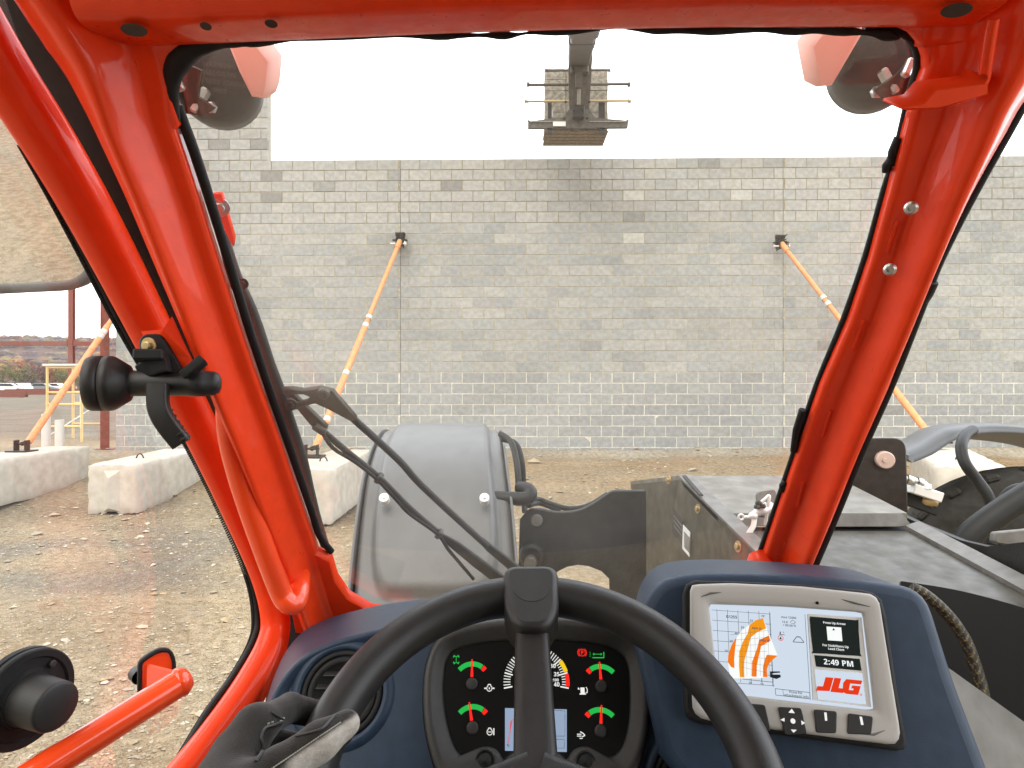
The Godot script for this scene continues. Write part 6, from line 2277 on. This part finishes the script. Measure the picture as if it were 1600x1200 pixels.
	lay.call("clock_panel", M.screen_dark, [1272, 1023.5, 1343, 1029.5, 1346, 1048, 1275, 1041.5], 0.0006)
	say.call("clock_text", "2:49 PM", 1310, 1035.8, 8.4, M.screen_white, 1.06)
	lay.call("logo_panel", M.screen_bg, [1272, 1046, 1347, 1052, 1353, 1101, 1278, 1093], 0.0006)
	# the three slanted letters of the maker's mark
	lay.call("logo_letter", M.screen_red, [1289.5, 1058, 1302, 1059, 1296, 1080, 1274.5, 1079, 1277, 1072, 1285.5, 1072.5], 0.0009)
	lay.call("logo_letter", M.screen_red, [1303.5, 1059, 1314, 1060, 1310, 1075, 1319, 1076, 1317, 1083, 1297, 1081], 0.0009)
	lay.call("logo_letter", M.screen_red, [1322, 1061, 1347, 1063.5, 1345, 1069.5, 1328, 1068, 1326, 1078, 1332.5, 1078.7, 1333.5, 1076, 1329.5, 1075.5, 1331, 1071, 1344.5, 1072.2, 1340.5, 1086, 1322, 1084.2, 1316, 1081, 1317, 1067], 0.0009)
	say.call("logo_text", "®", 1345, 1085.5, 3.4, M.screen_red)
	# keys below the screen
	for b in [[[1213, 1104, 1249, 1106, 1258, 1146, 1224, 1148], 0], [[1269, 1108, 1304, 1111, 1303, 1145, 1272, 1144], 1], [[1322, 1114, 1360, 1119, 1357, 1147, 1320, 1146], 1], [[1156, 1098, 1193, 1101, 1202, 1142, 1168, 1136], 0]]:
		st = new_st()
		loft(st, SX, rpoly(pp(SX, b[0]), 0.0025, 3), [[0.0, 0.004], [0.0, 0.0085], [0.0008, 0.0092]])
		part(g, "key", st, M.dark_plastic)
	st = new_st()
	for t in [[1234, 1107, 1229, 1113, 1239, 1114], [1237, 1144, 1232.5, 1139, 1242, 1139.5], [1216.5, 1124, 1223, 1121, 1223, 1127], [1255, 1129, 1248.5, 1125, 1249.5, 1132]]:
		st = new_st()
		sheet(st, SX, pp(SX, t), 0.0095)
		part(g, "key_arrow", st, M.lamp_white)
	st = new_st()
	sheet(st, SX, circle2(onp(SX, 1236, 1126), 3.7 * u, 18), 0.0095)
	part(g, "key_dot", st, M.lamp_white)
	for t in [[1284, 1112.5, 1288, 1113, 1289, 1125.5, 1285.5, 1125.5], [1338.5, 1119, 1342.5, 1119.5, 1345, 1132, 1341, 1132]]:
		st = new_st()
		sheet(st, SX, pp(SX, t), 0.0095)
		part(g, "key_print", st, M.lamp_white)

var WC := Vector3.ZERO
var WU := Vector3.ZERO
var WN := Vector3.ZERO
const WR := 0.195

func rim_pt(deg: float) -> Vector3:
	var a := deg_to_rad(deg)
	return WC + (Vector3.RIGHT * cos(a) + WU * sin(a)) * WR

func steering_wheel() -> void:
	var th := deg_to_rad(57.0)
	WC = at(838, 1222, 0.55)
	WU = Vector3(0, cos(th), -sin(th))
	WN = Vector3(0, sin(th), cos(th))
	var g := group_part(tele, "steering_wheel", "thick black steering wheel with one upright spoke")
	var st := new_st()
	var rings := []
	var prof := circle2(Vector2.ZERO, 0.0205, 18)
	for k in 121:
		var a := TAU * k / 120.0
		var rad := Vector3.RIGHT * cos(a) + WU * sin(a)
		var ring := []
		for q in prof:
			ring.append(WC + rad * (WR + q.x) + WN * q.y * 1.06)
		rings.append(ring)
	skin(st, rings, true, false)
	part(g, "rim", st, M.wheel_plastic)
	# clasp where the spoke meets the rim
	st = new_st()
	var cx := Transform3D(Basis(Vector3.RIGHT, WU, WN), WC + WU * (WR - 0.008))
	var cp := rpoly(PackedVector2Array([Vector2(-0.0315, 0.031), Vector2(0.0315, 0.031), Vector2(0.0285, -0.03), Vector2(0.016, -0.052), Vector2(-0.016, -0.052), Vector2(-0.0285, -0.03)]), 0.018, 6)
	loft(st, cx, cp, [[0.004, -0.024], [0.0, -0.016], [0.0, 0.018], [0.0012, 0.0222], [0.004, 0.0248], [0.007, 0.0258]])
	part(g, "spoke_clasp", st, M.wheel_plastic)
	st = new_st()
	lathe(st, cx * Vector3(0.0, 0.0, 0.0256), WN, [[0.0205, 0.0], [0.0205, 0.0006], [0.0205, 0.0006], [0.0, 0.0006]], 36)
	part(g, "clasp_cap", st, M.wheel_plastic)
	st = new_st()
	var path := []
	for k in 9:
		var f := k / 8.0
		path.append(WC + WU * lerpf(WR - 0.03, 0.0, f) + WN * (0.008 - 0.012 * sin(f * PI * 0.6)))
	sweep(st, path, rrect(0.036, 0.022, 0.009, 4), WN, [0.92, 0.95, 1.0, 1.02, 1.04, 1.06, 1.08, 1.1, 1.1])
	for s in [200.0, 340.0]:
		sweep(st, [rim_pt(s), rim_pt(s).lerp(WC, 0.5) - WN * 0.006, WC], rrect(0.05, 0.02, 0.008, 4), WN)
	part(g, "spoke", st, M.wheel_plastic)
	st = new_st()
	slathe(st, WC + WN * 0.0, WN, [[0.032, -0.02], [0.034, -0.006], [0.031, 0.001], [0.025, 0.005], [0.015, 0.007], [0.0, 0.0075]], 40)
	part(g, "hub", st, M.wheel_plastic)
	st = new_st()
	tube(st, [WC - WN * 0.02, WC - WN * 0.35 + Vector3(0, 0, -0.05)], 0.04, 20)
	part(g, "column", st, M.rubber)

# ------------------------------------------------------------------ the driver's gloved hand
func smin(a: float, b: float, k: float) -> float:
	var h := maxf(k - absf(a - b), 0.0) / k
	return minf(a, b) - h * h * k * 0.25

func field(p: Vector3, bones: Array) -> float:
	var d := 9.0
	for b in bones:
		var a: Vector3 = b[0]
		var ab: Vector3 = b[1] - a
		var t := clampf((p - a).dot(ab) / ab.length_squared(), 0.0, 1.0)
		var q := p - (a + ab * t)
		var e := q.length() - lerpf(b[2], b[3], t)
		d = smin(d, e, b[4])
	return d

func surface_net(st: SurfaceTool, bones: Array, cell: float, colour: Callable) -> void:
	var lo := Vector3.ONE * 99
	var hi := -lo
	for b in bones:
		for k in 2:
			var r: float = maxf(b[2], b[3]) + cell * 3
			lo = lo.min(b[k] - Vector3.ONE * r)
			hi = hi.max(b[k] + Vector3.ONE * r)
	var n := Vector3i(((hi - lo) / cell).ceil()) + Vector3i.ONE
	var val := PackedFloat32Array()
	val.resize(n.x * n.y * n.z)
	var i := 0
	for z in n.z:
		for y in n.y:
			for x in n.x:
				val[i] = field(lo + Vector3(x, y, z) * cell, bones)
				i += 1
	var sx := 1
	var sy := n.x
	var sz := n.x * n.y
	var vid := {}
	var verts := []
	var corner := [0, sx, sy, sx + sy, sz, sx + sz, sy + sz, sx + sy + sz]
	var offs := [Vector3(0, 0, 0), Vector3(1, 0, 0), Vector3(0, 1, 0), Vector3(1, 1, 0), Vector3(0, 0, 1), Vector3(1, 0, 1), Vector3(0, 1, 1), Vector3(1, 1, 1)]
	var edges := [[0, 1], [2, 3], [4, 5], [6, 7], [0, 2], [1, 3], [4, 6], [5, 7], [0, 4], [1, 5], [2, 6], [3, 7]]
	for z in n.z - 1:
		for y in n.y - 1:
			for x in n.x - 1:
				var b := x + y * sy + z * sz
				var neg := 0
				for c in 8:
					if val[b + corner[c]] < 0.0:
						neg += 1
				if neg == 0 or neg == 8:
					continue
				var sum := Vector3.ZERO
				var cnt := 0
				for e in edges:
					var v0: float = val[b + corner[e[0]]]
					var v1: float = val[b + corner[e[1]]]
					if (v0 < 0.0) != (v1 < 0.0):
						sum += offs[e[0]].lerp(offs[e[1]], v0 / (v0 - v1))
						cnt += 1
				vid[b] = verts.size()
				verts.append(lo + (Vector3(x, y, z) + sum / cnt) * cell)
	st.set_smooth_group(0)
	var put := func(k: int) -> void:
		st.set_color(colour.call(verts[k]))
		st.add_vertex(verts[k])
	for b in vid:
		for ax in 3:
			var s: int = [sx, sy, sz][ax]
			var s1: int = [sx, sy, sz][(ax + 1) % 3]
			var s2: int = [sx, sy, sz][(ax + 2) % 3]
			if (val[b] < 0.0) == (val[b + s] < 0.0):
				continue
			if not (vid.has(b - s1) and vid.has(b - s2) and vid.has(b - s1 - s2)):
				continue
			var q := [vid[b], vid[b - s1], vid[b - s1 - s2], vid[b - s2]]
			if val[b] < 0.0:
				q.reverse()
			for k in [0, 1, 2, 0, 2, 3]:
				put.call(q[k])

func build_person() -> void:
	var who := thing("person", "driver's left hand in dark work glove with pale grey thumb, gripping the wheel", "person", Vector3.ZERO)
	var bones := []
	var wrist := at(300, 1330, 0.44)
	# four fingers curl round the far side of the rim; each chain is knuckle, two joints, tip
	var fingers := [[[398, 1136, 0.545], [452, 1106, 0.60], [505, 1118, 0.635], [535, 1150, 0.63], 0.0128], [[365, 1180, 0.525], [420, 1160, 0.60], [480, 1170, 0.625], [515, 1205, 0.615], 0.0132], [[338, 1226, 0.505], [390, 1215, 0.58], [455, 1225, 0.605], [492, 1258, 0.59], 0.0126], [[318, 1272, 0.485], [370, 1265, 0.55], [430, 1272, 0.575], [470, 1300, 0.56], 0.0115]]
	for f in fingers:
		var p := []
		for k in 4:
			p.append(at(f[k][0], f[k][1], f[k][2]))
		var r: float = f[4]
		bones.append([p[0], p[1], r * 1.12, r, 0.006])
		bones.append([p[1], p[2], r, r * 0.94, 0.004])
		bones.append([p[2], p[3], r * 0.94, r * 0.8, 0.004])
		bones.append([wrist.lerp(p[0], 0.25), p[0], 0.017, r * 1.2, 0.016])
	# thumb: lies over the near side of the rim and points up along it
	var t := ats([372, 1262, 0.475, 432, 1205, 0.49, 500, 1158, 0.512, 541, 1131, 0.53])
	bones.append([wrist, t[0], 0.024, 0.021, 0.02])
	bones.append([t[0], t[1], 0.0195, 0.0165, 0.012])
	bones.append([t[1], t[2], 0.0160, 0.0150, 0.006])
	bones.append([t[2], t[3], 0.0150, 0.0112, 0.005])
	bones.append([at(348, 1236, 0.50), t[0].lerp(t[1], 0.3), 0.016, 0.016, 0.016])
	bones.append([wrist, at(220, 1500, 0.36), 0.031, 0.036, 0.02])
	var ta: Vector3 = t[1]
	var tb: Vector3 = t[3]
	var dirt := (tb - ta).normalized()
	var toward := (EYE - ta).normalized()
	var side := dirt.cross(toward).normalized()           # across the thumb in view
	if side.y > 0:
		side = -side
	var st := new_st()
	surface_net(st, bones, 0.0028, func(v: Vector3) -> Color:
		var s := (v - ta).dot(side)
		var l := (v - ta).dot(dirt)
		var facing := (v - ta).dot(toward)
		var near := v.distance_to(Geometry3D.get_closest_point_to_segment(v, t[0], tb))
		var dark := Color(0.024, 0.021, 0.016)
		if l < -0.022 and s > 0.01 and near < 0.0235:
			return Color(0.026, 0.023, 0.018)
		var share := smoothstep(-0.0035, 0.0005, s - 0.03 * maxf(0.0, -l)) * smoothstep(-0.058, -0.052, l) * (1.0 - smoothstep(0.022, 0.025, near)) * smoothstep(-0.032, -0.028, facing)
		return dark.lerp(Color(0.50, 0.46, 0.40), share))
	part(who, "work_glove", st, M.glove_dark)
	# seams and stitching
	st = new_st()
	var on_glove := func(p: Vector3, lift: float) -> Vector3:
		var dirn := (p - EYE).normalized()
		var q := EYE + dirn * (p.distance_to(EYE) - 0.08)
		for k in 40:
			var f2 := field(q, bones)
			if f2 < 0.0004:
				break
			q += dirn * f2 * 0.8
		return q - dirn * lift
	var seam := func(px: Array, into: SurfaceTool, lift: float, r: float) -> void:
		var line := spl(ats(px), 6)
		var on := []
		for p in line:
			on.append(on_glove.call(p, lift))
		tube(into, on, r, 6)
	seam.call([424, 1112, 0.54, 432, 1118, 0.54, 442, 1124, 0.54], st, 0.0003, 0.0011)
	part(who, "glove_seam", st, M.bezel_plastic)
	st = new_st()
	seam.call([442, 1128, 0.54, 428, 1133, 0.54, 414, 1138, 0.54, 408, 1152, 0.54, 411, 1166, 0.54, 408, 1178, 0.54, 400, 1190, 0.53], st, 0.0002, 0.0016)
	part(who, "glove_seam", st, M.bezel_plastic)
	st = new_st()
	seam.call([462, 1150, 0.52, 500, 1140, 0.52, 514, 1128, 0.52, 523, 1118, 0.52], st, 0.0001, 0.0012)
	part(who, "glove_seam", st, M.bezel_plastic)
	st = new_st()
	for k in 34:
		var f := k / 34.0
		var c := ta.lerp(tb, f * 1.1 - 0.15) + side * 0.0
		var a: Vector3 = on_glove.call(c - side * 0.0035, 0.0004)
		var b: Vector3 = on_glove.call(c - side * 0.0035 + dirt * 0.0016, 0.0004)
		tube(st, [a, b], 0.00055, 5)
	for q in [[418, 1131], [424, 1129], [430, 1131], [437, 1127], [441, 1123]]:
		var a: Vector3 = on_glove.call(at(q[0], q[1], 0.54), 0.0008)
		var b: Vector3 = on_glove.call(at(q[0] + 3, q[1] - 1, 0.54), 0.0008)
		tube(st, [a, b], 0.0007, 5)
	part(who, "stitching", st, M.stitch).set_meta("kind", "stuff")
	st = new_st()
	tube(st, [wrist.lerp(at(220, 1500, 0.36), 0.35), at(220, 1500, 0.36), at(150, 1760, 0.22)], [0.041, 0.045, 0.055], 20)
	part(who, "jacket_sleeve", st, M.sleeve)
